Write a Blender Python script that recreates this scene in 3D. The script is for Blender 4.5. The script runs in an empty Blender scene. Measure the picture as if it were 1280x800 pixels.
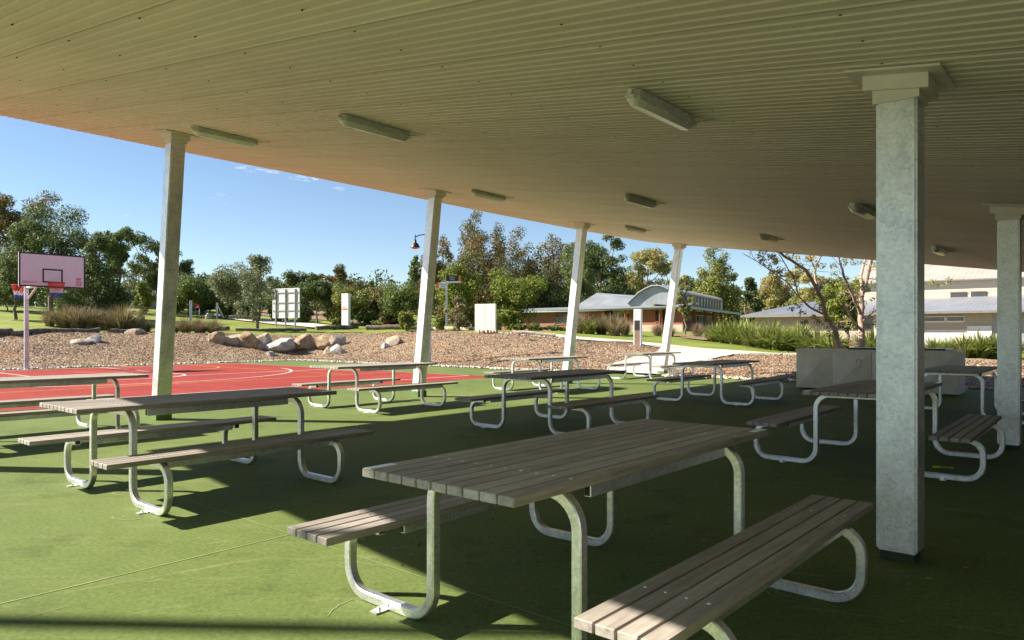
import bpy, bmesh, math, random
import numpy as np
from mathutils import Vector, Matrix, noise
from mathutils.geometry import delaunay_2d_cdt

# ------------------------------------------------------------------ basics
scene = bpy.context.scene
COL = scene.collection
F, HZ, CH = 893.26, 417.4, 1.29          # focal length (px of the 1280 frame), horizon row, eye height
ANG = math.radians(40.6)
U = Vector((math.cos(ANG), -math.sin(ANG)))   # along the width of the shelter
V = Vector((math.sin(ANG), math.cos(ANG)))    # along the length of the shelter
ROT = -ANG

def P(u, v, z=0.0):
    return Vector((u*U.x + v*V.x, u*U.y + v*V.y, z))
def uv_of(x, y):
    return x*U.x + y*U.y, x*V.x + y*V.y
def at(px, py, Y):
    return Vector(((px-640)/F*Y, Y, CH + (HZ-py)/F*Y))
def smooth(t):
    t = max(0.0, min(1.0, t)); return t*t*(3-2*t)
def lerp_table(t, x):
    if x <= t[0][0]: return t[0][1]
    for (a, b), (c, d) in zip(t, t[1:]):
        if x <= c: return b + (d-b)*(x-a)/(c-a)
    return t[-1][1]

# ------------------------------------------------------------------ terrain
SLAB_U, SLAB_V = -30.65, 19.75
BANK = [(-40, 1.3), (-30, 1.42), (-27, 1.5), (-25, 1.36), (-20, 1.02), (-18, .86), (-15, .64), (-12, .42), (-8, .33), (0, .3)]
def terr(x, y):
    u, v = uv_of(x, y)
    d = math.hypot(max(SLAB_U-u, 0), max(v-SLAB_V, 0))
    if d <= 0: return -.12
    hb = lerp_table(BANK, u)
    z = -.12 + .10*smooth(d/.5) + hb*smooth(d/8.0)*.9 + hb*.1*min(1, d/8)
    ratio = x/max(y, 1)
    s = 1 - smooth((ratio + .16)/.18)
    z += min(2.4, .08*max(0, d-10))*s
    if d > .6:
        z += .05*min(1, (d-.6)/2)*noise.noise((x*.35, y*.35, 3.1)) + .03*min(1, (d-.6)/2)*noise.noise((x*1.1, y*1.1, 7.7))
    return z
def hit(px, py, t0=3.0):
    r = ((px-640)/F, 1.0, (HZ-py)/F)
    t = t0
    while t < 400:
        x, y, z = r[0]*t, t, CH + r[2]*t
        if z <= max(terr(x, y), 0 if inside(x, y) else -9): 
            break
        t += .05 if t < 60 else .25
    return Vector((r[0]*t, t, terr(r[0]*t, t) if not inside(r[0]*t, t) else 0.0))
def inside(x, y):
    u, v = uv_of(x, y); return u >= SLAB_U and v <= SLAB_V
def ground_at(px, Y):
    x = (px-640)/F*Y
    return Vector((x, Y, terr(x, Y)))

# ------------------------------------------------------------------ materials
def new_mat(name):
    m = bpy.data.materials.new(name); m.use_nodes = True
    nt = m.node_tree; nt.nodes.clear()
    out = nt.nodes.new('ShaderNodeOutputMaterial')
    b = nt.nodes.new('ShaderNodeBsdfPrincipled')
    nt.links.new(b.outputs[0], out.inputs[0])
    return m, nt, b, out
def node(nt, t, **kw):
    n = nt.nodes.new(t)
    for k, v in kw.items(): setattr(n, k, v)
    return n
def ramp(nt, fac, stops, interp='LINEAR'):
    r = node(nt, 'ShaderNodeValToRGB'); r.color_ramp.interpolation = interp
    els = r.color_ramp.elements
    while len(els) < len(stops): els.new(.5)
    for e, (p, c) in zip(els, stops):
        e.position = p; e.color = (*c, 1)
    nt.links.new(fac, r.inputs[0]); return r.outputs[0]
def mapping(nt, coord='Object', scale=(1, 1, 1), rot=(0, 0, 0)):
    t = node(nt, 'ShaderNodeTexCoord'); m = node(nt, 'ShaderNodeMapping')
    m.inputs['Scale'].default_value = scale; m.inputs['Rotation'].default_value = rot
    nt.links.new(t.outputs[coord], m.inputs[0]); return m.outputs[0]
def ntex(nt, vec, scale, detail=4, rough=.55):
    n = node(nt, 'ShaderNodeTexNoise'); n.inputs['Scale'].default_value = scale
    n.inputs['Detail'].default_value = detail; n.inputs['Roughness'].default_value = rough
    nt.links.new(vec, n.inputs['Vector']); return n.outputs[0]
def vor(nt, vec, scale, feature='F1', out='Distance', rand=1.0):
    n = node(nt, 'ShaderNodeTexVoronoi'); n.feature = feature; n.inputs['Scale'].default_value = scale
    n.inputs['Randomness'].default_value = rand
    nt.links.new(vec, n.inputs['Vector']); return n.outputs[out]
def mixc(nt, fac, a, b, mode='MIX'):
    n = node(nt, 'ShaderNodeMix'); n.data_type = 'RGBA'; n.blend_type = mode
    if isinstance(fac, float): n.inputs[0].default_value = fac
    else: nt.links.new(fac, n.inputs[0])
    for i, c in ((6, a), (7, b)):
        if isinstance(c, tuple): n.inputs[i].default_value = (*c, 1)
        else: nt.links.new(c, n.inputs[i])
    return n.outputs[2]
def math_n(nt, op, a, b=0.0):
    n = node(nt, 'ShaderNodeMath'); n.operation = op
    for i, v in ((0, a), (1, b)):
        if isinstance(v, (int, float)): n.inputs[i].default_value = v
        else: nt.links.new(v, n.inputs[i])
    return n.outputs[0]
def bump(nt, b, h, strength=.3, dist=.01):
    n = node(nt, 'ShaderNodeBump'); n.inputs['Strength'].default_value = strength; n.inputs['Distance'].default_value = dist
    nt.links.new(h, n.inputs['Height']); nt.links.new(n.outputs[0], b.inputs['Normal'])
def setv(b, **kw):
    for k, v in kw.items():
        i = b.inputs[k.replace('_', ' ')]
        i.default_value = (*v, 1) if isinstance(v, tuple) else v

def m_plain(name, col, rough=.6, metal=0.0, var=.18, scale=6.0, bumps=0.0):
    m, nt, b, o = new_mat(name); vec = mapping(nt)
    n = ntex(nt, vec, scale, 5)
    lo = tuple(c*(1-var) for c in col); hi = tuple(min(1, c*(1+var)) for c in col)
    nt.links.new(ramp(nt, n, [(.3, lo), (.7, hi)]), b.inputs['Base Color'])
    setv(b, Roughness=rough, Metallic=metal)
    if bumps: bump(nt, b, ntex(nt, vec, scale*6, 3), bumps, .004)
    return m
def m_galv(name, base=.56, rough=.42, metal=.75, scale=14.0, streak=True):
    m, nt, b, o = new_mat(name); vec = mapping(nt)
    c = vor(nt, vec, scale*3, out='Color')
    bw = node(nt, 'ShaderNodeRGBToBW'); nt.links.new(c, bw.inputs[0])
    n = ntex(nt, vec, 4.5, 8, .7)
    s = math_n(nt, 'ADD', math_n(nt, 'MULTIPLY', bw.outputs[0], .26), math_n(nt, 'MULTIPLY', n, .85))
    col = ramp(nt, s, [(.3, (base*.60, base*.62, base*.65)), (.52, (base*.95, base*.95, base*.95)), (.74, (base*1.2, base*1.2, base*1.17))])
    stain = ramp(nt, ntex(nt, mapping(nt, scale=(5, 5, .9)), 1.6, 5, .7), [(.56, (0, 0, 0)), (.72, (1, 1, 1))])
    col = mixc(nt, math_n(nt, 'MULTIPLY', stain, .5), col, (base*.55, base*.53, base*.48))
    nt.links.new(col, b.inputs['Base Color'])
    nt.links.new(math_n(nt, 'ADD', math_n(nt, 'MULTIPLY', n, .3), rough-.12), b.inputs['Roughness'])
    setv(b, Metallic=metal)
    bump(nt, b, n, .05, .004)
    return m
def m_slat(name, pitch):
    m, nt, b, o = new_mat(name)
    t = node(nt, 'ShaderNodeTexCoord'); sx = node(nt, 'ShaderNodeSeparateXYZ'); nt.links.new(t.outputs['Object'], sx.inputs[0])
    idx = math_n(nt, 'FLOOR', math_n(nt, 'DIVIDE', sx.outputs[0], pitch))
    wn = node(nt, 'ShaderNodeTexWhiteNoise'); wn.noise_dimensions = '1D'; nt.links.new(idx, wn.inputs['W'])
    cb = node(nt, 'ShaderNodeCombineXYZ')
    nt.links.new(math_n(nt, 'MULTIPLY', sx.outputs[0], 70.0), cb.inputs[0])
    nt.links.new(math_n(nt, 'ADD', math_n(nt, 'MULTIPLY', sx.outputs[1], 2.2), math_n(nt, 'MULTIPLY', wn.outputs[0], 37.0)), cb.inputs[1])
    nt.links.new(math_n(nt, 'MULTIPLY', sx.outputs[2], 60.0), cb.inputs[2])
    g = ntex(nt, cb.outputs[0], 1.0, 6, .6)
    blot = ntex(nt, mapping(nt, scale=(9, 3, 9)), 1.7, 4)
    s = math_n(nt, 'ADD', math_n(nt, 'MULTIPLY', g, .55), math_n(nt, 'ADD', math_n(nt, 'MULTIPLY', blot, .3), math_n(nt, 'MULTIPLY', math_n(nt, 'SUBTRACT', wn.outputs[0], .35), .16)))
    col = ramp(nt, s, [(.22, (.17, .147, .125)), (.5, (.37, .327, .283)), (.78, (.55, .505, .45))])
    # each table weathers a little differently
    oi = node(nt, 'ShaderNodeObjectInfo')
    hsv = node(nt, 'ShaderNodeHueSaturation'); nt.links.new(col, hsv.inputs['Color'])
    nt.links.new(math_n(nt, 'ADD', math_n(nt, 'MULTIPLY', oi.outputs['Random'], .34), .86), hsv.inputs['Value'])
    nt.links.new(hsv.outputs[0], b.inputs['Base Color'])
    setv(b, Roughness=.62); b.inputs['Specular IOR Level'].default_value = .35
    bump(nt, b, g, .25, .003)
    return m
def m_acrylic(name, c1, c2, c3, wear=(.35, .33, .2)):
    m, nt, b, o = new_mat(name); vec = mapping(nt)
    n = ntex(nt, vec, .45, 6, .6); n2 = ntex(nt, vec, 5.0, 6, .7)
    s = math_n(nt, 'ADD', math_n(nt, 'MULTIPLY', n, .65), math_n(nt, 'MULTIPLY', n2, .35))
    col = ramp(nt, s, [(.32, c1), (.5, c2), (.68, c3)])
    # dusty streaks drawn out along the shelter, dust specks
    st = ntex(nt, mapping(nt, scale=(.5, 3.2, 1), rot=(0, 0, -ANG*0+.15)), 1.5, 7, .72)
    k = ramp(nt, st, [(.56, (0, 0, 0)), (.74, (1, 1, 1))])
    col = mixc(nt, math_n(nt, 'MULTIPLY', k, .38), col, wear)
    sp = ramp(nt, vor(nt, vec, 9.0), [(.025, (1, 1, 1)), (.05, (0, 0, 0))])
    pick = ramp(nt, ntex(nt, vec, 3.0, 2), [(.6, (0, 0, 0)), (.66, (1, 1, 1))])
    col = mixc(nt, math_n(nt, 'MULTIPLY', math_n(nt, 'MULTIPLY', sp, pick), .5), col, (.42, .38, .28))
    # scuffs: thin random scratches, pale worn rings, darker damp stains
    wv = node(nt, 'ShaderNodeTexWave'); wv.wave_type = 'RINGS'; wv.rings_direction = 'Z'; wv.inputs['Scale'].default_value = .55; wv.inputs['Distortion'].default_value = 9; wv.inputs['Detail'].default_value = 3; wv.inputs['Detail Scale'].default_value = .5
    nt.links.new(vec, wv.inputs['Vector'])
    thin = ramp(nt, wv.outputs['Fac'], [(.985, (0, 0, 0)), (.998, (1, 1, 1))])
    gate = ramp(nt, ntex(nt, vec, .9, 3), [(.54, (0, 0, 0)), (.64, (1, 1, 1))])
    col = mixc(nt, math_n(nt, 'MULTIPLY', math_n(nt, 'MULTIPLY', thin, gate), .42), col, wear)
    dk = ramp(nt, ntex(nt, vec, 1.3, 8, .75), [(.36, (1, 1, 1)), (.46, (0, 0, 0))])
    col = mixc(nt, math_n(nt, 'MULTIPLY', dk, .45), col, tuple(c*.45 for c in c2))
    fine = ramp(nt, ntex(nt, vec, 38.0, 4, .8), [(.36, (.72, .72, .72)), (.62, (1.12, 1.12, 1.1))])
    col = mixc(nt, 1.0, col, fine, 'MULTIPLY')
    nt.links.new(col, b.inputs['Base Color'])
    nt.links.new(math_n(nt, 'ADD', math_n(nt, 'MULTIPLY', n2, .3), .6), b.inputs['Roughness']); b.inputs['Specular IOR Level'].default_value = .1
    bump(nt, b, ntex(nt, vec, 160, 3), .25, .002)
    return m
def m_leaf(name, dark, mid, light, trans=.3, scale=.9, accent=None, acc_amt=.0):
    m, nt, b, o = new_mat(name)
    g = node(nt, 'ShaderNodeNewGeometry'); vec = mapping(nt)
    n = ntex(nt, vec, scale, 3)
    s = math_n(nt, 'ADD', math_n(nt, 'MULTIPLY', g.outputs['Random Per Island'], .5), math_n(nt, 'MULTIPLY', n, .55))
    col = ramp(nt, s, [(.2, dark), (.5, mid), (.82, light)])
    if accent:
        k = ramp(nt, ntex(nt, vec, scale*.55, 3), [(.5-acc_amt*.2, (0, 0, 0)), (.66-acc_amt*.2, (1, 1, 1))])
        col = mixc(nt, math_n(nt, 'MULTIPLY', k, min(1.0, .55+acc_amt*.4)), col, accent)
    nt.links.new(col, b.inputs['Base Color']); setv(b, Roughness=.55)
    b.inputs['Specular IOR Level'].default_value = .25
    tr = node(nt, 'ShaderNodeBsdfTranslucent'); mx = node(nt, 'ShaderNodeMixShader'); mx.inputs[0].default_value = trans
    nt.links.new(col, tr.inputs[0]); nt.links.new(b.outputs[0], mx.inputs[1]); nt.links.new(tr.outputs[0], mx.inputs[2])
    nt.links.new(mx.outputs[0], o.inputs[0])
    return m
def m_mulch(name):
    m, nt, b, o = new_mat(name); vec = mapping(nt, scale=(1, 1.0, 1))
    c = vor(nt, vec, 25.0, out='Color'); bw = node(nt, 'ShaderNodeSeparateColor'); nt.links.new(c, bw.inputs[0])
    n = ntex(nt, vec, .5, 5, .65)
    s = math_n(nt, 'ADD', math_n(nt, 'MULTIPLY', bw.outputs[0], .62), math_n(nt, 'MULTIPLY', n, .4))
    col = ramp(nt, s, [(.2, (.03, .018, .011)), (.38, (.14, .085, .045)), (.58, (.31, .205, .115)), (.82, (.52, .40, .27))])
    rust = ramp(nt, ntex(nt, vec, .8, 4), [(.54, (0, 0, 0)), (.68, (1, 1, 1))])
    col = mixc(nt, math_n(nt, 'MULTIPLY', rust, .45), col, (.36, .135, .04))
    nt.links.new(col, b.inputs['Base Color']); setv(b, Roughness=.9)
    bump(nt, b, math_n(nt, 'ADD', vor(nt, vec, 14.0), math_n(nt, 'MULTIPLY', n, 1.5)), 1.0, .06)
    return m
def m_island(name, stops, rough=.85, bumps=.0, metal=0):
    m, nt, b, o = new_mat(name)
    g = node(nt, 'ShaderNodeNewGeometry')
    col = ramp(nt, g.outputs['Random Per Island'], stops)
    nt.links.new(col, b.inputs['Base Color']); setv(b, Roughness=rough)
    return m
def m_lawn(name):
    m, nt, b, o = new_mat(name); vec = mapping(nt)
    n = ntex(nt, vec, .35, 5, .6); f = ntex(nt, vec, 28.0, 4, .7)
    s = math_n(nt, 'ADD', math_n(nt, 'MULTIPLY', n, .6), math_n(nt, 'MULTIPLY', f, .45))
    col = ramp(nt, s, [(.3, (.10, .125, .012)), (.52, (.185, .225, .02)), (.75, (.28, .30, .045))])
    nt.links.new(col, b.inputs['Base Color']); setv(b, Roughness=.8)
    bump(nt, b, f, .8, .05)
    return m
def m_rock(name, c1, c2, c3):
    m, nt, b, o = new_mat(name); vec = mapping(nt)
    oi = node(nt, 'ShaderNodeObjectInfo')
    n = ntex(nt, vec, 3.0, 8, .65); n2 = ntex(nt, vec, 14.0, 6, .7)
    s = math_n(nt, 'ADD', math_n(nt, 'MULTIPLY', n, .7), math_n(nt, 'MULTIPLY', n2, .3))
    nt.links.new(ramp(nt, s, [(.32, c1), (.5, c2), (.66, c3)]), b.inputs['Base Color']); setv(b, Roughness=.88)
    bump(nt, b, math_n(nt, 'ADD', n, math_n(nt, 'MULTIPLY', n2, .4)), .9, .08)
    return m
def m_brick(name, c1, c2, mortar, axis_rot=0):
    m, nt, b, o = new_mat(name)
    g = node(nt, 'ShaderNodeTexCoord'); sx = node(nt, 'ShaderNodeSeparateXYZ'); nt.links.new(g.outputs['Object'], sx.inputs[0])
    cb = node(nt, 'ShaderNodeCombineXYZ')
    nt.links.new(math_n(nt, 'SUBTRACT', sx.outputs[0], math_n(nt, 'MULTIPLY', sx.outputs[1], .8)), cb.inputs[0]); nt.links.new(sx.outputs[2], cb.inputs[1])
    br = node(nt, 'ShaderNodeTexBrick'); nt.links.new(cb.outputs[0], br.inputs[0])
    br.inputs['Scale'].default_value = 1.0; br.inputs['Brick Width'].default_value = .24; br.inputs['Row Height'].default_value = .086
    br.inputs['Mortar Size'].default_value = .01
    br.inputs['Color1'].default_value = (*c1, 1); br.inputs['Color2'].default_value = (*c2, 1); br.inputs['Mortar'].default_value = (*mortar, 1)
    n = ntex(nt, g.outputs['Object'], 1.2, 4)
    col = mixc(nt, math_n(nt, 'MULTIPLY', n, .5), br.outputs[0], c2, 'MULTIPLY')
    nt.links.new(br.outputs[0], b.inputs['Base Color']); setv(b, Roughness=.85)
    return m
def m_metal_roof(name, col, direction, pitch=.38):
    """standing-seam sheet: seams run up the slope; direction = horizontal axis across the seams"""
    m, nt, b, o = new_mat(name)
    g = node(nt, 'ShaderNodeTexCoord'); dp = node(nt, 'ShaderNodeVectorMath'); dp.operation = 'DOT_PRODUCT'
    dp.inputs[1].default_value = (*direction, 0); nt.links.new(g.outputs['Object'], dp.inputs[0])
    fr = math_n(nt, 'FRACT', math_n(nt, 'DIVIDE', dp.outputs['Value'], pitch))
    seam = ramp(nt, fr, [(.0, (1, 1, 1)), (.07, (.1, .1, .1)), (.14, (0, 0, 0))])
    n = ntex(nt, g.outputs['Object'], .7, 5)
    base = ramp(nt, n, [(.3, tuple(c*.85 for c in col)), (.7, tuple(c*1.12 for c in col))])
    nt.links.new(mixc(nt, math_n(nt, 'MULTIPLY', seam, .35), base, tuple(c*.6 for c in col)), b.inputs['Base Color'])
    setv(b, Roughness=.42, Metallic=.25); bump(nt, b, seam, .5, .03)
    return m
def m_glass(name, col=(.03, .035, .04)):
    m, nt, b, o = new_mat(name); n = ntex(nt, mapping(nt), 1.2, 3)
    nt.links.new(ramp(nt, n, [(.35, col), (.7, tuple(c*2.2 for c in col))]), b.inputs['Base Color'])
    setv(b, Roughness=.08); b.inputs['Specular IOR Level'].default_value = .8
    return m

M = {}
M['slat'] = m_slat('weathered_timber_slat', .081)
M['bslat'] = m_slat('weathered_bench_slat', .0778)
M['galv'] = m_galv('galvanised_tube', .82, .34, .85, 30)
M['galvpost'] = m_galv('galvanised_post', .76, .42, .78, 20)
M['bolt'] = m_plain('bolt_steel', (.62, .62, .6), .35, .8)
M['hollow'] = m_plain('hollow_dark_and_screws', (.012, .012, .012), .6)  # painted darkness inside open tube ends; also the ceiling screws
M['green'] = m_acrylic('green_acrylic', (.102, .142, .041), (.127, .170, .051), (.160, .204, .070), (.27, .26, .15))
M['red'] = m_acrylic('red_acrylic', (.235, .035, .026), (.285, .044, .033), (.34, .062, .046), (.38, .14, .10))
M['wline'] = m_plain('white_court_paint', (.72, .68, .64), .7, var=.1)
M['yline'] = m_plain('yellow_court_paint', (.68, .33, .05), .7, var=.1)
M['joint'] = m_plain('slab_joint', (.22, .27, .11), .8, var=.25, scale=3)
M['mulch'] = m_mulch('bark_mulch')
M['chip'] = m_island('bark_chips', [(0, (.03, .018, .011)), (.3, (.15, .082, .044)), (.6, (.34, .22, .13)), (.85, (.56, .43, .30)), (1, (.28, .10, .03))])
M['gravel'] = m_island('pale_gravel', [(0, (.33, .27, .21)), (.5, (.55, .49, .42)), (1, (.74, .69, .62))])
M['lawn'] = m_lawn('lawn_grass')
M['path'] = m_plain('pale_concrete_path', (.54, .48, .40), .85, var=.1, scale=1.5, bumps=.2)
M['rock_grey'] = m_rock('grey_sandstone', (.22, .2, .18), (.40, .37, .34), (.56, .53, .49))
M['rock_gold'] = m_rock('golden_sandstone', (.15, .095, .05), (.34, .235, .13), (.50, .41, .30))
M['rock_tan'] = m_rock('tan_sandstone', (.2, .15, .10), (.38, .30, .22), (.52, .44, .34))
M['log'] = m_rock('weathered_log', (.05, .035, .025), (.14, .105, .08), (.26, .21, .17))
M['log_pale'] = m_rock('pale_log', (.25, .19, .13), (.42, .33, .25), (.55, .47, .38))
M['soffit'] = m_plain('cream_roof_sheet', (.76, .665, .60), .55, var=.04, scale=.8)
def _sheets(m):
    nt = m.node_tree; b = nt.nodes['Principled BSDF']; b.inputs['Specular IOR Level'].default_value = .3
    src = b.inputs['Base Color'].links[0].from_socket
    t = node(nt, 'ShaderNodeTexCoord'); sx = node(nt, 'ShaderNodeSeparateXYZ'); nt.links.new(t.outputs['Object'], sx.inputs[0])
    y = math_n(nt, 'DIVIDE', math_n(nt, 'ADD', sx.outputs[1], .34), .76)
    wn = node(nt, 'ShaderNodeTexWhiteNoise'); wn.noise_dimensions = '1D'; nt.links.new(math_n(nt, 'FLOOR', y), wn.inputs['W'])
    v = math_n(nt, 'ADD', math_n(nt, 'MULTIPLY', wn.outputs[0], .06), .95)
    lap = ramp(nt, math_n(nt, 'FRACT', y), [(.0, (.62, .62, .62)), (.018, (.62, .62, .62)), (.03, (1, 1, 1))])
    dirt = ramp(nt, ntex(nt, mapping(nt, scale=(.5, 3.5, 1)), 1.4, 6, .7), [(.3, (.91, .90, .88)), (.6, (1, 1, 1))])
    c = mixc(nt, 1.0, mixc(nt, 1.0, src, lap, 'MULTIPLY'), dirt, 'MULTIPLY')
    h = node(nt, 'ShaderNodeHueSaturation'); nt.links.new(c, h.inputs['Color']); nt.links.new(v, h.inputs['Value'])
    nt.links.new(h.outputs[0], b.inputs['Base Color'])
_sheets(M['soffit'])
M['cap'] = m_plain('cream_flashing', (.70, .63, .55), .5, var=.06)
M['topsheet'] = m_plain('roof_top_sheet', (.30, .31, .30), .5, .2)
M['fascia'] = m_plain('grey_fascia', (.18, .17, .15), .6)
M['lampbody'] = m_plain('dusty_grey_plastic', (.66, .62, .54), .5, var=.18, scale=20)
M['diffuser'] = m_plain('milky_diffuser', (.84, .82, .72), .22, var=.05)
M['gapshade_foot'] = m_plain('dark_gap_shade_and_feet', (.03, .05, .025), .8)  # painted shadow gap under the upright posts; also the bench feet
M['greenbase'] = m_plain('green_painted_base', (.10, .18, .04), .7)
M['white'] = m_plain('white_paint', (.76, .75, .73), .45, var=.06)
M['offwhite'] = m_plain('off_white_render', (.66, .62, .56), .7, var=.06, scale=1.0)
M['cream'] = m_plain('cream_cladding', (.56, .48, .37), .7, var=.05, scale=1.0)
M['taupe'] = m_plain('taupe_render', (.42, .37, .30), .75, var=.06, scale=1.0)
M['black'] = m_plain('black_paint', (.014, .014, .016), .45)
M['grey'] = m_plain('grey_paint', (.30, .30, .30), .5)
M['redp'] = m_plain('red_paint', (.55, .03, .015), .5)
M['orange'] = m_plain('orange_paint', (.8, .16, .02), .5)
M['pink'] = m_plain('backboard_pinkish_white', (.72, .64, .69), .35, var=.04)
M['net_blue'] = m_plain('net_blue', (.03, .08, .45), .8)
M['net_white'] = m_plain('net_white', (.75, .72, .72), .8)
M['post_white'] = m_galv('pale_post_paint', .55, .45, .3, 8)
M['timber_red'] = m_plain('red_brown_timber', (.30, .085, .04), .65, var=.2, scale=3)
M['brick'] = m_brick('red_brick', (.30, .075, .042), (.23, .055, .034), (.28, .17, .13))
M['brick_pale'] = m_brick('pink_brown_brick', (.25, .105, .072), (.20, .08, .055), (.27, .17, .13))
M['brick_cream'] = m_brick('cream_block', (.46, .36, .27), (.41, .32, .24), (.42, .34, .27))
M['glass'] = m_glass('dark_window_glass')
M['steel_panel'] = m_plain('beige_steel_panel', (.66, .62, .53), .55, var=.1, scale=4)
M['counter'] = m_plain('dark_counter_top', (.035, .03, .028), .35)
M['bark'] = m_plain('grey_brown_bark', (.16, .115, .085), .9, var=.4, scale=5, bumps=.5)
M['bark_pale'] = m_plain('pale_pinkish_bark', (.38, .27, .20), .85, var=.35, scale=4, bumps=.4)
M['bark_dark'] = m_plain('dark_bark', (.07, .05, .038), .9, var=.4, scale=5)
M['litter'] = m_plain('dry_leaf_litter', (.30, .18, .09), .8)
M['hiviz'] = m_plain('fluorescent_yellow_plastic', (.75, .85, .02), .4, var=.05)
L = {}
L['dark'] = m_leaf('leaf_dark_green', (0.038, 0.058, 0.017), (0.087, 0.123, 0.035), (0.174, 0.217, 0.058))
L['brown'] = m_leaf('leaf_olive_brown', (0.051, 0.058, 0.019), (0.123, 0.123, 0.038), (0.246, 0.217, 0.072), accent=(0.290, 0.145, 0.051), acc_amt=.1)
L['rust0'] = m_leaf('leaf_rusty', (0.058, 0.065, 0.020), (0.145, 0.138, 0.041), (0.275, 0.239, 0.072), accent=(0.362, 0.167, 0.051), acc_amt=1.0)
L['mid'] = m_leaf('leaf_mid_green', (0.051, 0.080, 0.022), (0.123, 0.174, 0.043), (0.246, 0.297, 0.087))
L['grey'] = m_leaf('leaf_grey_green', (0.080, 0.102, 0.051), (0.174, 0.203, 0.099), (0.319, 0.341, 0.189))
L['rust'] = m_leaf('leaf_russet_olive', (.045, .05, .016), (.12, .12, .04), (.24, .22, .08), accent=(.25, .14, .05), acc_amt=.2)
L['lime'] = m_leaf('leaf_lime', (.05, .07, .012), (.15, .19, .026), (.34, .37, .06), trans=.3, scale=1.6)
L['olive'] = m_leaf('leaf_olive', (0.080, 0.094, 0.020), (0.181, 0.203, 0.043), (0.334, 0.341, 0.087))
L['gum'] = m_leaf('leaf_gum', (0.102, 0.123, 0.043), (0.217, 0.239, 0.080), (0.406, 0.392, 0.145), accent=(0.493, 0.362, 0.131), acc_amt=.2)
L['strap'] = m_leaf('leaf_strap', (.075, .10, .02), (.18, .225, .045), (.36, .38, .11), scale=1.2, accent=(.42, .36, .17), acc_amt=.1)
L['tan'] = m_leaf('grass_tan', (.13, .088, .048), (.26, .19, .115), (.44, .35, .235), trans=.25, scale=1.5)
L['tanolive'] = m_leaf('grass_tan_olive', (.10, .085, .035), (.22, .185, .09), (.36, .31, .17), trans=.25, scale=1.5)
L['mound'] = m_leaf('leaf_mound', (0.087, 0.116, 0.029), (0.203, 0.239, 0.072), (0.377, 0.406, 0.160), scale=2)

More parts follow.
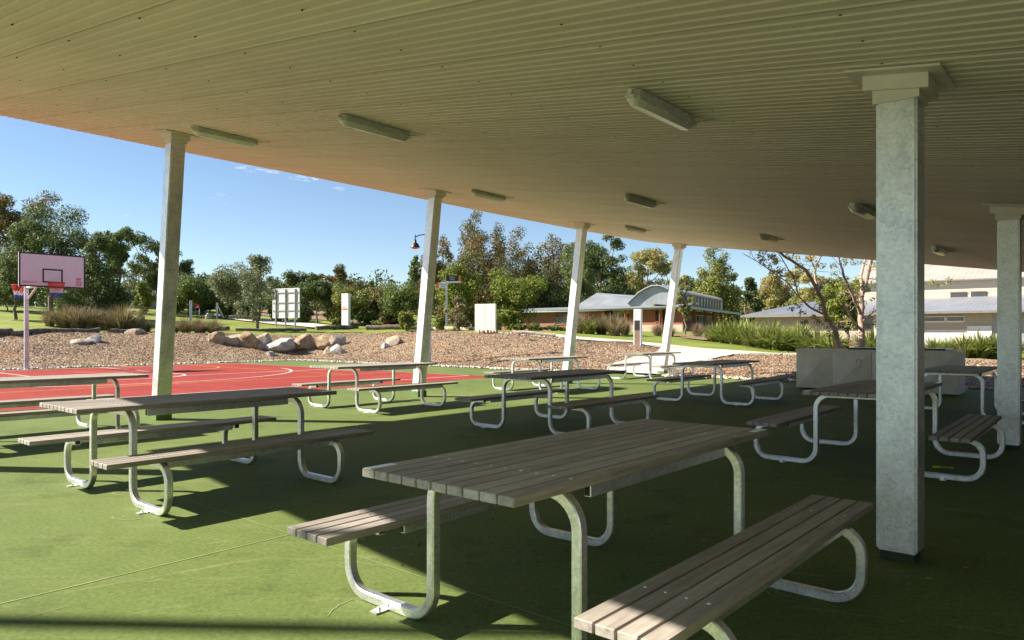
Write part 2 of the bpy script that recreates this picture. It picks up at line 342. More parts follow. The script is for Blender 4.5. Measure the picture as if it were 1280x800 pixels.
# ------------------------------------------------------------------ mesh helpers
class MB:
    """collects shapes; build() links them as ONE mesh object"""
    def __init__(s): s.v = []; s.f = []; s.mi = []; s.slot = 0
    def add(s, vs, fs):
        o = len(s.v); s.v += [tuple(p) for p in vs]
        for f in fs: s.f.append(tuple(i+o for i in f)); s.mi.append(s.slot)
    def hexa(s, c8):
        s.add(c8, [(0, 3, 2, 1), (4, 5, 6, 7), (0, 1, 5, 4), (1, 2, 6, 5), (2, 3, 7, 6), (3, 0, 4, 7)])
    def box(s, lo, hi, mtx=None, bev=0.0):
        x0, y0, z0 = lo; x1, y1, z1 = hi
        if bev > 0:
            bm = bmesh.new(); bmesh.ops.create_cube(bm, size=1)
            for v in bm.verts: v.co = Vector(((x0+x1)/2+v.co.x*(x1-x0), (y0+y1)/2+v.co.y*(y1-y0), (z0+z1)/2+v.co.z*(z1-z0)))
            bmesh.ops.bevel(bm, geom=bm.edges[:], offset=bev, segments=1, affect='EDGES')
            bm.verts.index_update()
            vs = [v.co.copy() for v in bm.verts]; fs = [[v.index for v in f.verts] for f in bm.faces]; bm.free()
            if mtx: vs = [mtx @ v for v in vs]
            s.add(vs, fs); return
        vs = [Vector(p) for p in ((x0, y0, z0), (x1, y0, z0), (x1, y1, z0), (x0, y1, z0), (x0, y0, z1), (x1, y0, z1), (x1, y1, z1), (x0, y1, z1))]
        if mtx: vs = [mtx @ v for v in vs]
        s.hexa(vs)
    def tube(s, pts, radii, n=8, cap=True):
        pts = [Vector(p) for p in pts]
        if isinstance(radii, (int, float)): radii = [radii]*len(pts)
        rings = []; prev = None
        for i, p in enumerate(pts):
            t = (pts[min(i+1, len(pts)-1)] - pts[max(i-1, 0)]).normalized()
            a = Vector((0, 0, 1)) if abs(t.z) < .95 else Vector((1, 0, 0))
            if prev is not None: a = prev
            x = (a - t*a.dot(t)).normalized(); y = t.cross(x); prev = x
            rings.append([p + (x*math.cos(2*math.pi*k/n) + y*math.sin(2*math.pi*k/n))*radii[i] for k in range(n)])
        vs = [q for r in rings for q in r]; fs = []
        for i in range(len(pts)-1):
            for k in range(n):
                fs.append((i*n+k, i*n+(k+1) % n, (i+1)*n+(k+1) % n, (i+1)*n+k))
        if cap: fs += [tuple(range(n-1, -1, -1)), tuple((len(pts)-1)*n+k for k in range(n))]
        s.add(vs, fs)
    def prism(s, poly, z0, z1):
        n = len(poly)
        vs = [(p[0], p[1], z0) for p in poly] + [(p[0], p[1], z1) for p in poly]
        s.add(vs, [tuple(range(n-1, -1, -1)), tuple(range(n, 2*n))] + [(i, (i+1) % n, n+(i+1) % n, n+i) for i in range(n)])
    def plate(s, pts, th):
        """flat polygon in 3-D given thickness along minus its normal"""
        pts = [Vector(p) for p in pts]; nrm = (pts[1]-pts[0]).cross(pts[2]-pts[0]).normalized()
        n = len(pts); vs = pts + [p - nrm*th for p in pts]
        s.add(vs, [tuple(range(n)), tuple(range(2*n-1, n-1, -1))] + [(i, n+i, n+(i+1) % n, (i+1) % n) for i in range(n)])
    def wall(s, p, q, z0, z1, th):
        p = Vector(p[:2]); q = Vector(q[:2]); d = (q-p).normalized(); nrm = Vector((-d.y, d.x))*th
        s.prism([p, q, q+nrm, p+nrm] if th > 0 else [q, p, p+nrm, q+nrm], z0, z1)
    def build(s, name, mats, parent=None, sm=None, loc=None):
        me = bpy.data.meshes.new(name); me.from_pydata(s.v, [], s.f)
        mats = mats if isinstance(mats, (list, tuple)) else [mats]
        for m in mats: me.materials.append(m)
        if len(mats) > 1: me.polygons.foreach_set('material_index', s.mi)
        if sm is not None:
            me.polygons.foreach_set('use_smooth', [True]*len(me.polygons)); me.set_sharp_from_angle(angle=math.radians(sm))
        me.update()
        return link(name, me, parent, loc)
def link(name, me, parent=None, loc=None):
    o = bpy.data.objects.new(name, me); COL.objects.link(o)
    if parent: o.parent = parent
    if loc is not None: o.location = loc
    return o
def tag(o, label=None, cat=None, group=None, kind=None):
    if label: o['label'] = label
    if cat: o['category'] = cat
    if group: o['group'] = group
    if kind: o['kind'] = kind
    return o
def thing(name, label, cat, loc=(0, 0, 0), rz=0, group=None):
    o = bpy.data.objects.new(name, None); COL.objects.link(o); o.empty_display_size = .2
    o.location = loc; o.rotation_euler = (0, 0, rz)
    return tag(o, label, cat, group)
def copy_tree(o, parent=None):
    c = o.copy(); COL.objects.link(c); c.parent = parent
    for ch in list(o.children): copy_tree(ch, c)
    return c
def text_part(name, body, size, mat, parent, mtx, extrude=.002, align='CENTER'):
    cu = bpy.data.curves.new(name, 'FONT'); cu.body = body; cu.size = size; cu.extrude = extrude
    cu.align_x = align; cu.align_y = 'CENTER'
    tmp = bpy.data.objects.new(name, cu); COL.objects.link(tmp)
    dg = bpy.context.evaluated_depsgraph_get(); dg.update()
    me = bpy.data.meshes.new_from_object(tmp.evaluated_get(dg))
    bpy.data.objects.remove(tmp)
    me.name = name; me.materials.clear(); me.materials.append(mat)
    o = link(name, me, parent); o.matrix_local = mtx
    return o
def fillet(pts, r, n=7):
    out = [Vector(pts[0])]
    for a, b, c in zip(pts, pts[1:], pts[2:]):
        a, b, c = Vector(a), Vector(b), Vector(c)
        d1 = (a-b).normalized(); d2 = (c-b).normalized(); ang = d1.angle(d2)
        rr = min(r, .49*min((a-b).length, (c-b).length)*math.tan(ang/2)); L_ = rr/math.tan(ang/2)
        cen = b + (d1+d2).normalized()*(rr/math.sin(ang/2))
        p0 = b+d1*L_-cen; p1 = b+d2*L_-cen; tot = p0.angle(p1)
        for k in range(n+1):
            w = k/n
            out.append(cen + (p0*math.sin((1-w)*tot) + p1*math.sin(w*tot))/math.sin(tot))
    out.append(Vector(pts[-1])); return out
def sweep(mb, pts, w, vc, ch=.22):
    """rounded-square tube along pts (x,z) in the plane y=vc"""
    h = w/2; c = h*(1-ch)
    prof = [(h, -c), (h, c), (c, h), (-c, h), (-h, c), (-h, -c), (-c, -h), (c, -h)]
    n = len(prof); vs = []; fs = []
    for i, p in enumerate(pts):
        t = (pts[min(i+1, len(pts)-1)] - pts[max(i-1, 0)]).normalized(); nn = Vector((-t.y, t.x))
        for a, b in prof:
            q = p + nn*a; vs.append((q.x, vc+b, q.y))
    for i in range(len(pts)-1):
        for k in range(n): fs.append((i*n+k, (i+1)*n+k, (i+1)*n+(k+1) % n, i*n+(k+1) % n))
    fs += [tuple(range(n)), tuple((len(pts)-1)*n+k for k in range(n-1, -1, -1))]
    mb.add(vs, fs)

# ------------------------------------------------------------------ ground, slab, court
def graded(lo, a, b, hi, step, grow=1.22):
    xs = list(np.arange(a, b+1e-6, step)); s = step
    x = a
    left = []
    while x > lo: s *= grow; x -= s; left.append(x)
    s = step; x = b; right = []
    while x < hi: s *= grow; x += s; right.append(x)
    return left[::-1] + xs + right
gx = graded(-700, -42, 42, 700, .75); gy = graded(-300, 10, 62, 900, .75)
mb = MB()
vs = [(x, y, terr(x, y)) for y in gy for x in gx]; nx = len(gx)
mb.add(vs, [(j*nx+i, j*nx+i+1, (j+1)*nx+i+1, (j+1)*nx+i) for j in range(len(gy)-1) for i in range(nx-1)])
tag(mb.build('ground', M['lawn'], sm=60), kind='structure')

mb = MB(); mb.prism([P(-30.65, -40), P(8, -40), P(8, 19.75), P(-30.65, 19.75)], -.3, 0)
tag(mb.build('court_slab', M['green']), kind='structure')
mb = MB(); mb.prism([P(-29.95, -12), P(-14.15, -12), P(-14.15, 16.05), P(-29.95, 16.05)], .001, .004)
tag(mb.build('court_surface', M['red']), kind='structure')

def strip(mb, pts, w, z):
    pts = [Vector(p[:2]) for p in pts]; l = []; r = []
    closed = (pts[0]-pts[-1]).length < 1e-6
    for i, p in enumerate(pts):
        a = pts[i-1] if i else (pts[-2] if closed else p); b = pts[i+1] if i < len(pts)-1 else (pts[1] if closed else p)
        t = (b-a).normalized(); n = Vector((-t.y, t.x))*w/2
        l.append(p+n); r.append(p-n)
    k = len(pts)
    mb.add([(*p, z) for p in l] + [(*p, z) for p in r], [(i, k+i, k+i+1, i+1) for i in range(k-1)])
def arc(cu, cv, r, a0, a1, n=48):
    return [P(cu+r*math.cos(math.radians(a0+(a1-a0)*k/n)), cv+r*math.sin(math.radians(a0+(a1-a0)*k/n))) for k in range(n+1)]
mb = MB()
strip(mb, [P(-29.7, -12), P(-29.7, 15.85), P(-15.35, 15.85), P(-15.35, -12)], .06, .0085)
strip(mb, arc(-25.3, 8.7, 6.15, -78, 78), .06, .0085)
strip(mb, arc(-23.1, 8.7, 1.8, 0, 360), .06, .0088)
strip(mb, [P(-29.7, 6.9), P(-23.1, 6.9), P(-23.1, 10.5), P(-29.7, 10.5)], .06, .0092)
strip(mb, [P(-22.0, -12), P(-22.0, 15.85)], .06, .0095)
strip(mb, arc(-25.3, -5.0, 6.15, -78, 78), .06, .0085)
tag(mb.build('white_court_lines', M['wline']), kind='structure')
mb = MB()
strip(mb, [P(-18.6, -12), P(-18.6, 16.0)], .06, .0102)
strip(mb, arc(-27.6, 11.2, 2.6, -75, 75), .06, .0102)
strip(mb, [P(-29.9, 13.7), P(-18.6, 13.7)], .05, .0108)
tag(mb.build('yellow_court_lines', M['yline']), kind='structure')
mb = MB()
strip(mb, [P(-14.15, -12), P(-14.15, 16.05), P(-29.95, 16.05)], .03, .0055)
strip(mb, [P(-8.6, 2.6), P(-6, 2.57), P(-3, 2.565), P(1.5, 2.56)], .007, .003)
strip(mb, [P(-4.07, 2.57), P(-4.075, 1), P(-4.06, -4)], .009, .003)
tag(mb.build('slab_joints', M['joint']), kind='structure')

# ------------------------------------------------------------------ conformed sheets (mulch, path)
def sheet(name, poly_xy, mat, off, step=.6, kind='structure', lump=0.0):
    poly = [Vector(p[:2]) for p in poly_xy]
    dense = []
    for a, b in zip(poly, poly[1:]+poly[:1]):
        n = max(1, int((b-a).length/step))
        dense += [a.lerp(b, k/n) for k in range(n)]
    def pin(x, y):
        c = False; j = len(poly)-1
        for i in range(len(poly)):
            if (poly[i].y > y) != (poly[j].y > y) and x < (poly[j].x-poly[i].x)*(y-poly[i].y)/(poly[j].y-poly[i].y)+poly[i].x: c = not c
            j = i
        return c
    xs = [p.x for p in poly]; ys = [p.y for p in poly]
    pts = list(dense); rng = random.Random(5)
    y = min(ys)
    while y < max(ys):
        x = min(xs)
        while x < max(xs):
            q = Vector((x+rng.uniform(-.15, .15)*step, y+rng.uniform(-.15, .15)*step))
            if pin(q.x, q.y): pts.append(q)
            x += step
        y += step
    n = len(dense)
    r = delaunay_2d_cdt(pts, [(i, (i+1) % n) for i in range(n)], [list(range(n))], 1, 1e-4)
    mb = MB(); mb.add([(v.x, v.y, max(terr(v.x, v.y), -.02) + off + (lump*noise.noise((v.x*2.3, v.y*2.3, 1)) if lump else 0)) for v in r[0]], [tuple(f) for f in r[2]])
    return tag(mb.build(name, mat, sm=60), kind=kind), pin
edge = lambda u, v: P(u, v)
E0 = .02
mul_left = [edge(SLAB_U-E0, -2), edge(SLAB_U-E0, SLAB_V+E0), edge(-12.9, SLAB_V+E0)] + \
    [hit(px, py) for px, py in ((767, 455.5), (800, 446), (822, 441), (826, 437), (806, 433.5), (784, 429.5), (723, 426.8), (690, 422.5), (655, 418.5), (621, 417.3), (560, 416))] + \
    [edge(-29.2, 28.3), edge(-35.5, 25.2), edge(-38.6, 18), edge(-38.9, 8), edge(-38.8, -2)]
_, pin_left = sheet('mulch_bank', mul_left, M['mulch'], .045, .55, lump=.05)
mul_right = [edge(-10.9, SLAB_V+E0), edge(6, SLAB_V+E0), edge(6, 26)] + [hit(px, py) for px, py in ((1150, 447), (1080, 446), (1003, 444.2), (955, 443.6), (917, 445.2), (886, 452), (838, 463))]
_, pin_right = sheet('mulch_bed', mul_right, M['mulch'], .045, .55, lump=.04)
bed = [hit(px, py) for px, py in ((860, 424), (900, 428), (950, 433), (1000, 437.5), (1090, 440), (1180, 440), (1260, 440), (1260, 420), (1090, 418), (960, 418), (880, 417.8), (835, 418.5))]
_, pin_bed = sheet('shrub_bed', bed, M['mulch'], .05, 1.0)
far_bed = [hit(px, py) for px, py in ((282, 391.5), (330, 395.5), (400, 400.5), (455, 404.5), (468, 399), (440, 393), (400, 388), (330, 380), (276, 377))]
sheet('tree_bed', far_bed, M['mulch'], .06, 1.2)
path = [edge(-13.0, SLAB_V+E0)] + [hit(px, py) for px, py in ((767, 456), (800, 446.5), (822, 441.5), (826, 436.5), (806, 432.9), (784, 428.9), (723, 426.2), (690, 421.9), (664, 418.4))] + \
    [hit(px, py) for px, py in ((668, 417.6), (692, 419.2), (724, 422.8), (784, 427.0), (806, 429.6), (850, 434.0), (900, 438.4), (950, 441.8), (1003, 443.6), (955, 443.2), (917, 444.6), (886, 451.4), (838, 462.4))] + [edge(-11.0, SLAB_V+E0)]
sheet('concrete_path', path, M['path'], .075, .5)
far_path = [hit(px, py) for px, py in ((268, 394.3), (300, 396.5), (342, 400.5), (380, 404.5), (417, 409), (440, 411.5), (400, 411.2), (342, 406.3), (300, 401.5), (268, 396.4))]
sheet('gravel_path', far_path, M['path'], .08, .8)

# bark chips and border gravel: nobody could count them
def quads_mesh(name, pos, dirs, side, L_, W_, mats, kind='stuff'):
    n = len(pos)
    a = pos - dirs*L_[:, None]; c = pos + dirs*L_[:, None]; b = pos + side*W_[:, None]; d = pos - side*W_[:, None]
    v = np.stack([a, b, c, d], 1).reshape(-1, 3)
    return fast_mesh(name, v, n, 4, mats)
def fast_mesh(name, v, nf, k, mat):
    me = bpy.data.meshes.new(name)
    me.vertices.add(len(v)); me.vertices.foreach_set('co', v.astype(np.float32).ravel())
    me.loops.add(nf*k); me.loops.foreach_set('vertex_index', np.arange(nf*k, dtype=np.int32))
    me.polygons.add(nf); me.polygons.foreach_set('loop_start', np.arange(0, nf*k, k, dtype=np.int32))
    me.polygons.foreach_set('loop_total', np.full(nf, k, dtype=np.int32))
    me.materials.append(mat); me.update(calc_edges=True)
    return me
def rand_unit(rng, n):
    d = rng.normal(size=(n, 3)); return d/np.linalg.norm(d, axis=1)[:, None]
def perp(rng, d):
    r = rng.normal(size=d.shape); r -= d*(r*d).sum(1)[:, None]; return r/np.linalg.norm(r, axis=1)[:, None]
def chips(name, pin, box, n, seed, mat, size, off):
    rng = np.random.default_rng(seed); pts = []
    while len(pts) < n:
        x = rng.uniform(box[0], box[1]); y = rng.uniform(box[2], box[3])
        if pin(x, y): pts.append((x, y, max(terr(x, y), -.02)+off+rng.uniform(0, .03)))
    pos = np.array(pts); d = rand_unit(rng, n); d[:, 2] *= .45; d /= np.linalg.norm(d, axis=1)[:, None]
    s = perp(rng, d)
    me = quads_mesh(name, pos, d, s, rng.uniform(.4, 2.2, n)*size, rng.uniform(.2, .6, n)*size, mat)
    return tag(link(name, me), kind='stuff')
chips('bark_chips', pin_left, (-30, 9, 14, 42), 52000, 3, M['chip'], .029, .05)
chips('bark_chips', pin_right, (2, 16, 14, 30), 9000, 4, M['chip'], .032, .05)
def pebbles(name, lines, n, seed):
    rng = random.Random(seed); mb = MB()
    tot = [(a, b) for a, b in lines]
    for k in range(n):
        a, b = rng.choices(tot, weights=[(q-p).length for p, q in tot])[0]
        p = a.lerp(b, rng.random()); t = (b-a).normalized(); nn = Vector((-t.y, t.x))
        p = Vector(p[:2]) + Vector(nn[:2])*abs(rng.gauss(0, .28)) ; r = rng.uniform(.03, .075)
        z = max(terr(p.x, p.y), -.02)+.05
        ax = rng.uniform(0, 6.28); c, s = math.cos(ax)*r, math.sin(ax)*r*rng.uniform(.6, 1)
        q = [Vector((p.x+c, p.y+s, z)), Vector((p.x-s, p.y+c, z)), Vector((p.x-c, p.y-s, z)), Vector((p.x+s, p.y-c, z))]
        h = r*rng.uniform(.6, 1)
        mb.add(q + [Vector((p.x+rng.uniform(-.3, .3)*r, p.y+rng.uniform(-.3, .3)*r, z+h))], [(0, 1, 4), (1, 2, 4), (2, 3, 4), (3, 0, 4)])
    return tag(mb.build(name, M['gravel']), kind='stuff')
pl = [Vector(p[:2]) for p in (P(-12.9, 19.8), P(-30.7, 19.8))]
pl2 = [Vector(p[:2]) for p in (P(-30.7, 19.8), P(-30.7, 0))]
pp = [Vector(p[:2]) for p in path[:4]]
pebbles('edge_gravel', [(pl[0], pl[1]), (pl2[0], pl2[1])] + [(pp[i+1], pp[i]) for i in range(3)] + [(Vector(hit(886, 452)[:2]), Vector(hit(838, 463)[:2])), (Vector(P(6, 19.8)[:2]), Vector(P(-10.9, 19.8)[:2]))], 3200, 8)
pebbles('path_edge_gravel', [(Vector(hit(a, b)[:2]), Vector(hit(c, d)[:2])) for a, b, c, d in ((917, 445, 1003, 444), (620, 417.3, 720, 426.5))], 350, 9)

# ------------------------------------------------------------------ shelter
ROOF_EDGE = [(-.4, -13.02), (2.0, -13.02), (3.3, -13.0), (5.4, -12.98), (7.3, -12.86), (8.7, -12.72), (10.8, -12.62), (14.1, -12.6), (16.6, -12.4), (18.7, -12.12), (20.1, -11.75), (20.45, -11.5), (20.6, -11.1)]
V0, V1, UR = -.34, 20.6, 1.6
def roof_z(u, v): return 2.6575 - .1529*u - .0092*v
shelter = thing('shelter', 'open sided school shelter with a corrugated cream ceiling on galvanised steel posts', 'shelter', (0, 0, 0), ROT)
mb = MB(); pitch = .095; v = V0; prof = []
while v < V1:
    for dv, dz in ((0, 0), (.062, 0), (.070, .016), (.087, .016)):
        if v+dv <= V1: prof.append((v+dv, dz))
    v += pitch
vs = []; fs = []
for i, (v, dz) in enumerate(prof):
    ul = lerp_table(ROOF_EDGE, v)
    vs += [(ul, v, roof_z(ul, v)+dz), (UR, v, roof_z(UR, v)+dz)]
    if i: fs.append((2*i-2, 2*i-1, 2*i+1, 2*i))
mb.add(vs, fs)
roof = mb.build('ceiling_sheet', M['soffit'], shelter)
mb = MB(); vs = []; fs = []; k = 0
vv = [V0-.03] + [V0 + (V1-V0)*i/60 for i in range(1, 60)] + [20.3, 20.45, V1+.03]; vv.sort()
for v in vv:
    ul = lerp_table(ROOF_EDGE, v)-.035
    vs += [(ul, v, roof_z(ul, v)+.03), (UR+.03, v, roof_z(UR, v)+.03), (UR+.03, v, roof_z(UR, v)+.075), (ul, v, roof_z(ul, v)+.075)]
n = len(vv)
for i in range(n-1):
    a, b = 4*i, 4*i+4
    fs += [(a, a+1, b+1, b), (a+1, a+2, b+2, b+1), (a+2, a+3, b+3, b+2), (a+3, a, b, b+3)]
fs += [(0, 3, 2, 1), (4*n-4, 4*n-3, 4*n-2, 4*n-1)]
mb.add(vs, fs); mb.build('roof_sheet', M['topsheet'], shelter)
mb = MB(); mb.box((UR+.04, V0-6, 0), (UR+.28, V1+.5, 2.36)); mb.build('unseen_shade_wall', M['grey'], shelter)  # unseen wall, added to block light from the right
# ceiling screws sit in the grooves
mb = MB(); rng = random.Random(2)
for iu in range(9):
    u = -12.0 + 1.34*iu + .27
    for j in range(1, 72):
        v = V0 + .0785 + pitch*4*j
        if v > 14 or u < lerp_table(ROOF_EDGE, v)+.1: continue
        z = roof_z(u, v)+.004
        mb.tube([(u, v, z+.012), (u, v, z-.003)], .007, 6)
o = mb.build('screw', M['hollow'], shelter); o['kind'] = 'stuff'

SZ = .21
def post(u, v, lean, label):
    ut = u + lean; zt = roof_z(ut, v) - .10
    h = SZ/2
    mb = MB(); z0 = .10 if lean else .055
    lo = [(u-h, v-h, z0), (u+h, v-h, z0), (u+h, v+h, z0), (u-h, v+h, z0)]
    hi = [(ut-h, v-h, zt), (ut+h, v-h, zt), (ut+h, v+h, zt), (ut-h, v+h, zt)]
    bm = bmesh.new(); bv = [bm.verts.new(p) for p in lo+hi]
    for f in ((0, 3, 2, 1), (4, 5, 6, 7), (0, 1, 5, 4), (1, 2, 6, 5), (2, 3, 7, 6), (3, 0, 4, 7)): bm.faces.new([bv[i] for i in f])
    bmesh.ops.bevel(bm, geom=bm.edges[:], offset=.012, segments=2, affect='EDGES')
    bm.verts.index_update(); mb.add([q.co.copy() for q in bm.verts], [[q.index for q in f.verts] for f in bm.faces]); bm.free()
    p = mb.build('post', M['galvpost'], shelter, sm=50); p['label'] = label
    mb = MB(); b = .085 if not lean else h+.012
    mb.box((u-b, v-b, .0), (u+b, v+b, z0 + (.02 if lean else 0)))
    mb.build('base_or_gap_shade', M['greenbase'] if lean else M['gapshade_foot'], p)  # green base on leaning posts; on upright ones a dark block for gap shadow
    # cream flashing box round the head and its flange against the ceiling
    mb = MB(); e = h+.014
    z = lambda uu: roof_z(uu, v)
    a, b2 = ut-e-.03, ut+e+.03
    mb.hexa([(ut-e, v-e, zt-.06), (ut+e, v-e, zt-.06), (ut+e, v+e, zt-.06), (ut-e, v+e, zt-.06), (ut-e, v-e, zt+.02), (ut+e, v-e, zt+.02), (ut+e, v+e, zt+.02), (ut-e, v+e, zt+.02)])
    e2 = h+.062; f2 = h+.035; q4 = ((-1, -1), (1, -1), (1, 1), (-1, 1))
    mb.hexa([(ut+s*e2, v+t*f2, z(ut+s*e2)-.10) for s, t in q4] + [(ut+s*e2, v+t*f2, z(ut+s*e2)-.003) for s, t in q4])
    e3 = h+.135
    mb.hexa([(ut+s*e3, v+t*e3, z(ut+s*e3)-.018) for s, t in ((-1, -1), (1, -1), (1, 1), (-1, 1))] + [(ut+s*e3, v+t*e3, z(ut+s*e3)-.004) for s, t in ((-1, -1), (1, -1), (1, 1), (-1, 1))])
    mb.build('cap', M['cap'], p)
for i, v in enumerate((-5.56, -.02, 4.74, 9.93, 15.07, 20.17)):
    if i == 0: continue
    post(-11.05, v, .50 if i < 5 else .58, ['', 'leaning galvanised post outside the left of the view', 'leaning galvanised post between the two left tables', 'leaning galvanised post behind the pale table by the red court', 'leaning galvanised post in front of the brick building', 'leaning galvanised post beside the pale path'][i])
post(-.98, 4.58, 0, 'upright galvanised post nearest the viewer')
post(-.98, 9.72, 0, 'upright galvanised post at the right edge')

# ceiling lights
def ceiling_light(u, v, label):
    t = thing('ceiling_light', label, 'ceiling light', P(u, v, roof_z(u, v)-.002), 0, 'fluorescent lights under the shelter roof')
    t.rotation_euler = (Matrix.Rotation(ROT, 3, 'Z') @ Matrix.Rotation(math.atan(.1529), 3, 'Y')).to_euler()
    Lh, w = .46, .055
    def rounded(mb, L1, w1, z0, L2, w2, z1):
        pr = lambda l, w: [(-w, -l+.04), (-w+.03, -l), (w-.03, -l), (w, -l+.04), (w, l-.04), (w-.03, l), (-w+.03, l), (-w, l-.04)]
        a = [(x, y, z0) for x, y in pr(L1, w1)]; b = [(x, y, z1) for x, y in pr(L2, w2)]
        mb.add(a+b, [tuple(range(7, -1, -1)), tuple(range(8, 16))] + [(i, (i+1) % 8, 8+(i+1) % 8, 8+i) for i in range(8)])
    mb = MB(); rounded(mb, Lh, w*.8, -.05, Lh, w, -.004); 
    rounded(mb, Lh+.012, w+.012, -.068, Lh+.012, w+.012, -.05)
    for s in (-1, 1):
        for y in (-.3, 0, .3): mb.box((s*(w+.004)-.006, y-.015, -.078), (s*(w+.004)+.006, y+.015, -.035))
    mb.build('housing', M['lampbody'], t)
    mb = MB(); rounded(mb, Lh-.05, w*.62, -.112, Lh, w, -.068)
    mb.build('diffuser', M['diffuser'], t, sm=40)
    mb = MB(); mb.tube([(.02, -Lh-.01, -.03), (.02, -Lh-.045, -.03)], .016, 8); mb.build('cable_gland', M['lampbody'], t); mb = MB(); mb.tube([(.03, Lh-.02, -.03), (.05, Lh+.06, -.02), (.16, Lh+.1, -.006)], .009, 6)
    mb.build('cable', M['lampbody'], t)
for u, v, lab in ((-2.62, 4.8, 'dusty fluorescent light nearest the viewer, above the foreground table'),
                  (-6.08, 4.86, 'fluorescent light on the ceiling halfway between the two nearest posts'),
                  (-9.35, 4.89, 'fluorescent light fixed close beside the cap of the left leaning post'),
                  (-9.16, 10.01, 'fluorescent light just right of the cap of the second leaning post'),
                  (-5.86, 9.99, 'fluorescent light in the middle of the ceiling, upper of a close pair'),
                  (-9.14, 15.32, 'fluorescent light above the third leaning post, lower of a close pair'),
                  (-2.62, 10.2, 'fluorescent light on the ceiling just left of the near upright post'),
                  (-5.88, 15.4, 'small far fluorescent light over the bare branched tree'),
                  (-2.67, 15.6, 'far fluorescent light seen between the two upright posts')):
    ceiling_light(u, v, lab)

# ------------------------------------------------------------------ picnic tables
TW, TL, TH, BH = .81, 2.216, .749, .419
BI, BO, LU, OU, LV, TT = .639, .95, .416, 1.014, .724, .046
def make_table():
    t = thing('picnic_table', 'x', 'picnic table')
    def slats(mb, u0, n, pitch, z0, th):
        mb.slot = 0
        for k in range(n):
            a = u0 + k*pitch
            mb.box((a+.004, -TL/2, z0), (a+pitch-.004, TL/2, z0+th), bev=.003)
        mb.slot = 1
        for k in range(n):
            for s in (-1, 1):
                c = u0 + (k+.5)*pitch; y = s*(LV+.01)
                mb.tube([(c, y, z0+th-.004), (c, y, z0+th+.0025)], [.0095, .007], 8)
    mb = MB(); slats(mb, -TW/2, 10, TW/10, TH-.034, .034)
    top = mb.build('tabletop', [M['slat'], M['bolt']], t)
    for s, e in ((-1, -1), (1, 1)):  # thin pale strips added to stand for light caught on two corners
        mb = MB(); x = s*(TW/2-.033); y = e*(TL/2-.075)
        mb.box((x-.022, y-.07, TH-.001), (x+.022, y+.07, TH+.0022))
        mb.build('corner_glint', M['galv'], top)
    for s in (-1, 1):
        mb = MB(); pitch = (BO-BI)/4
        # bench mesh keeps its own origin so each slat reads its own grain
        slats(mb, -2*pitch, 4, pitch, 0, .034)
        b = mb.build('bench_seat', [M['bslat'], M['bolt']], t, loc=(s*(BI+BO)/2, 0, BH-.034))
    hb, ht = BH-.034-TT/2-.002, TH-.034-TT/2-.002
    o, l = OU-TT/2, LU-TT/2
    g = TT/2+.001
    path = [(-(BI+.106), hb), (-o, hb), (-o, g), (-l, g), (-l, ht), (l, ht), (l, g), (o, g), (o, hb), (BI+.106, hb)]
    pts = fillet(path, .135, 8)
    for s in (-1, 1):
        mb = MB(); sweep(mb, pts, TT, s*LV); mb.slot = 1
        for q in (-1, 1): x = q*(BI+.106); mb.box((x-.004, s*LV-.017, hb-.017), (x+.004, s*LV+.017, hb+.017))  # black inset in place of the dark open tube end
        f = mb.build('end_frame', [M['galv'], M['hollow']], t, sm=32)
        for q in (-1, 1):
            mb = MB(); c = q*.70; y0, y1 = (s*LV-TT/2-.07, s*LV-TT/2+.004) if s < 0 else (s*LV+TT/2-.004, s*LV+TT/2+.07)
            mb.box((c-.024, y0, .001), (c+.024, y1, .008)); mb.box((c-.024, y0 if s > 0 else y1-.008, .008), (c+.024, y0+.008 if s > 0 else y1, .04))
            mb.tube([(c, (y0+y1)/2, .008), (c, (y0+y1)/2, .022)], .011, 6)
            mb.build('floor_bracket', M['galv'], f)
    for s in (-1, 1):
        mb = MB(); mb.slot = 0
        x = s*.350; e = .61
        mb.box((x-.016, -e, ht-.032), (x+.016, e, ht+.023), bev=.003)
        mb.slot = 1
        for q in (-1, 1): mb.box((x-.012, q*(e-.002)-.004, ht-.027), (x+.012, q*(e-.002)+.004, ht+.018))  # rail ends are open: their inner dark is painted black
        mb.build('table_rail', [M['galv'], M['hollow']], t)
        for x in (s*(BI+.056), s*(BO-.05)):
            mb = MB(); mb.slot = 0; e = .645 if abs(x) < .75 else LV-TT/2-.003; mb.box((x-.014, -e, hb-.024), (x+.014, e, hb+.023), bev=.003)
            mb.slot = 1
            for q in (-1, 1): mb.box((x-.010, q*(e-.002)-.004, hb-.019), (x+.010, q*(e-.002)+.004, hb+.018))
            mb.build('bench_rail', [M['galv'], M['hollow']], t)
    return t
S_ = 1.08
TABLES = [((.391, 3.199), 'weathered slatted picnic table nearest the viewer, its end touching the bottom of the photo'),
          ((-2.484, 5.729), 'slatted picnic table half in sun and half in shade, left of the nearest table'),
          ((-5.40, 8.22), 'sunlit picnic table cut off by the left edge, in front of the left leaning post'),
          ((-2.234, 11.782), 'sunlit pale picnic table at the edge of the red court by the second leaning post'),
          ((.61, 9.214), 'shaded picnic table in the middle, right behind the nearest table'),
          ((.73, 15.35), 'sunlit picnic table standing round the foot of the third leaning post'),
          ((3.70, 19.1), 'bright sunlit picnic table beside the pale path and the last leaning post'),
          ((3.723, 12.918), 'shaded picnic table left of the steel barbecue bench'),
          ((3.486, 6.803), 'dark picnic table partly hidden behind the near upright post'),
          ((6.55, 10.45), 'dark picnic table in front of the right end of the steel barbecue bench')]
proto = make_table()
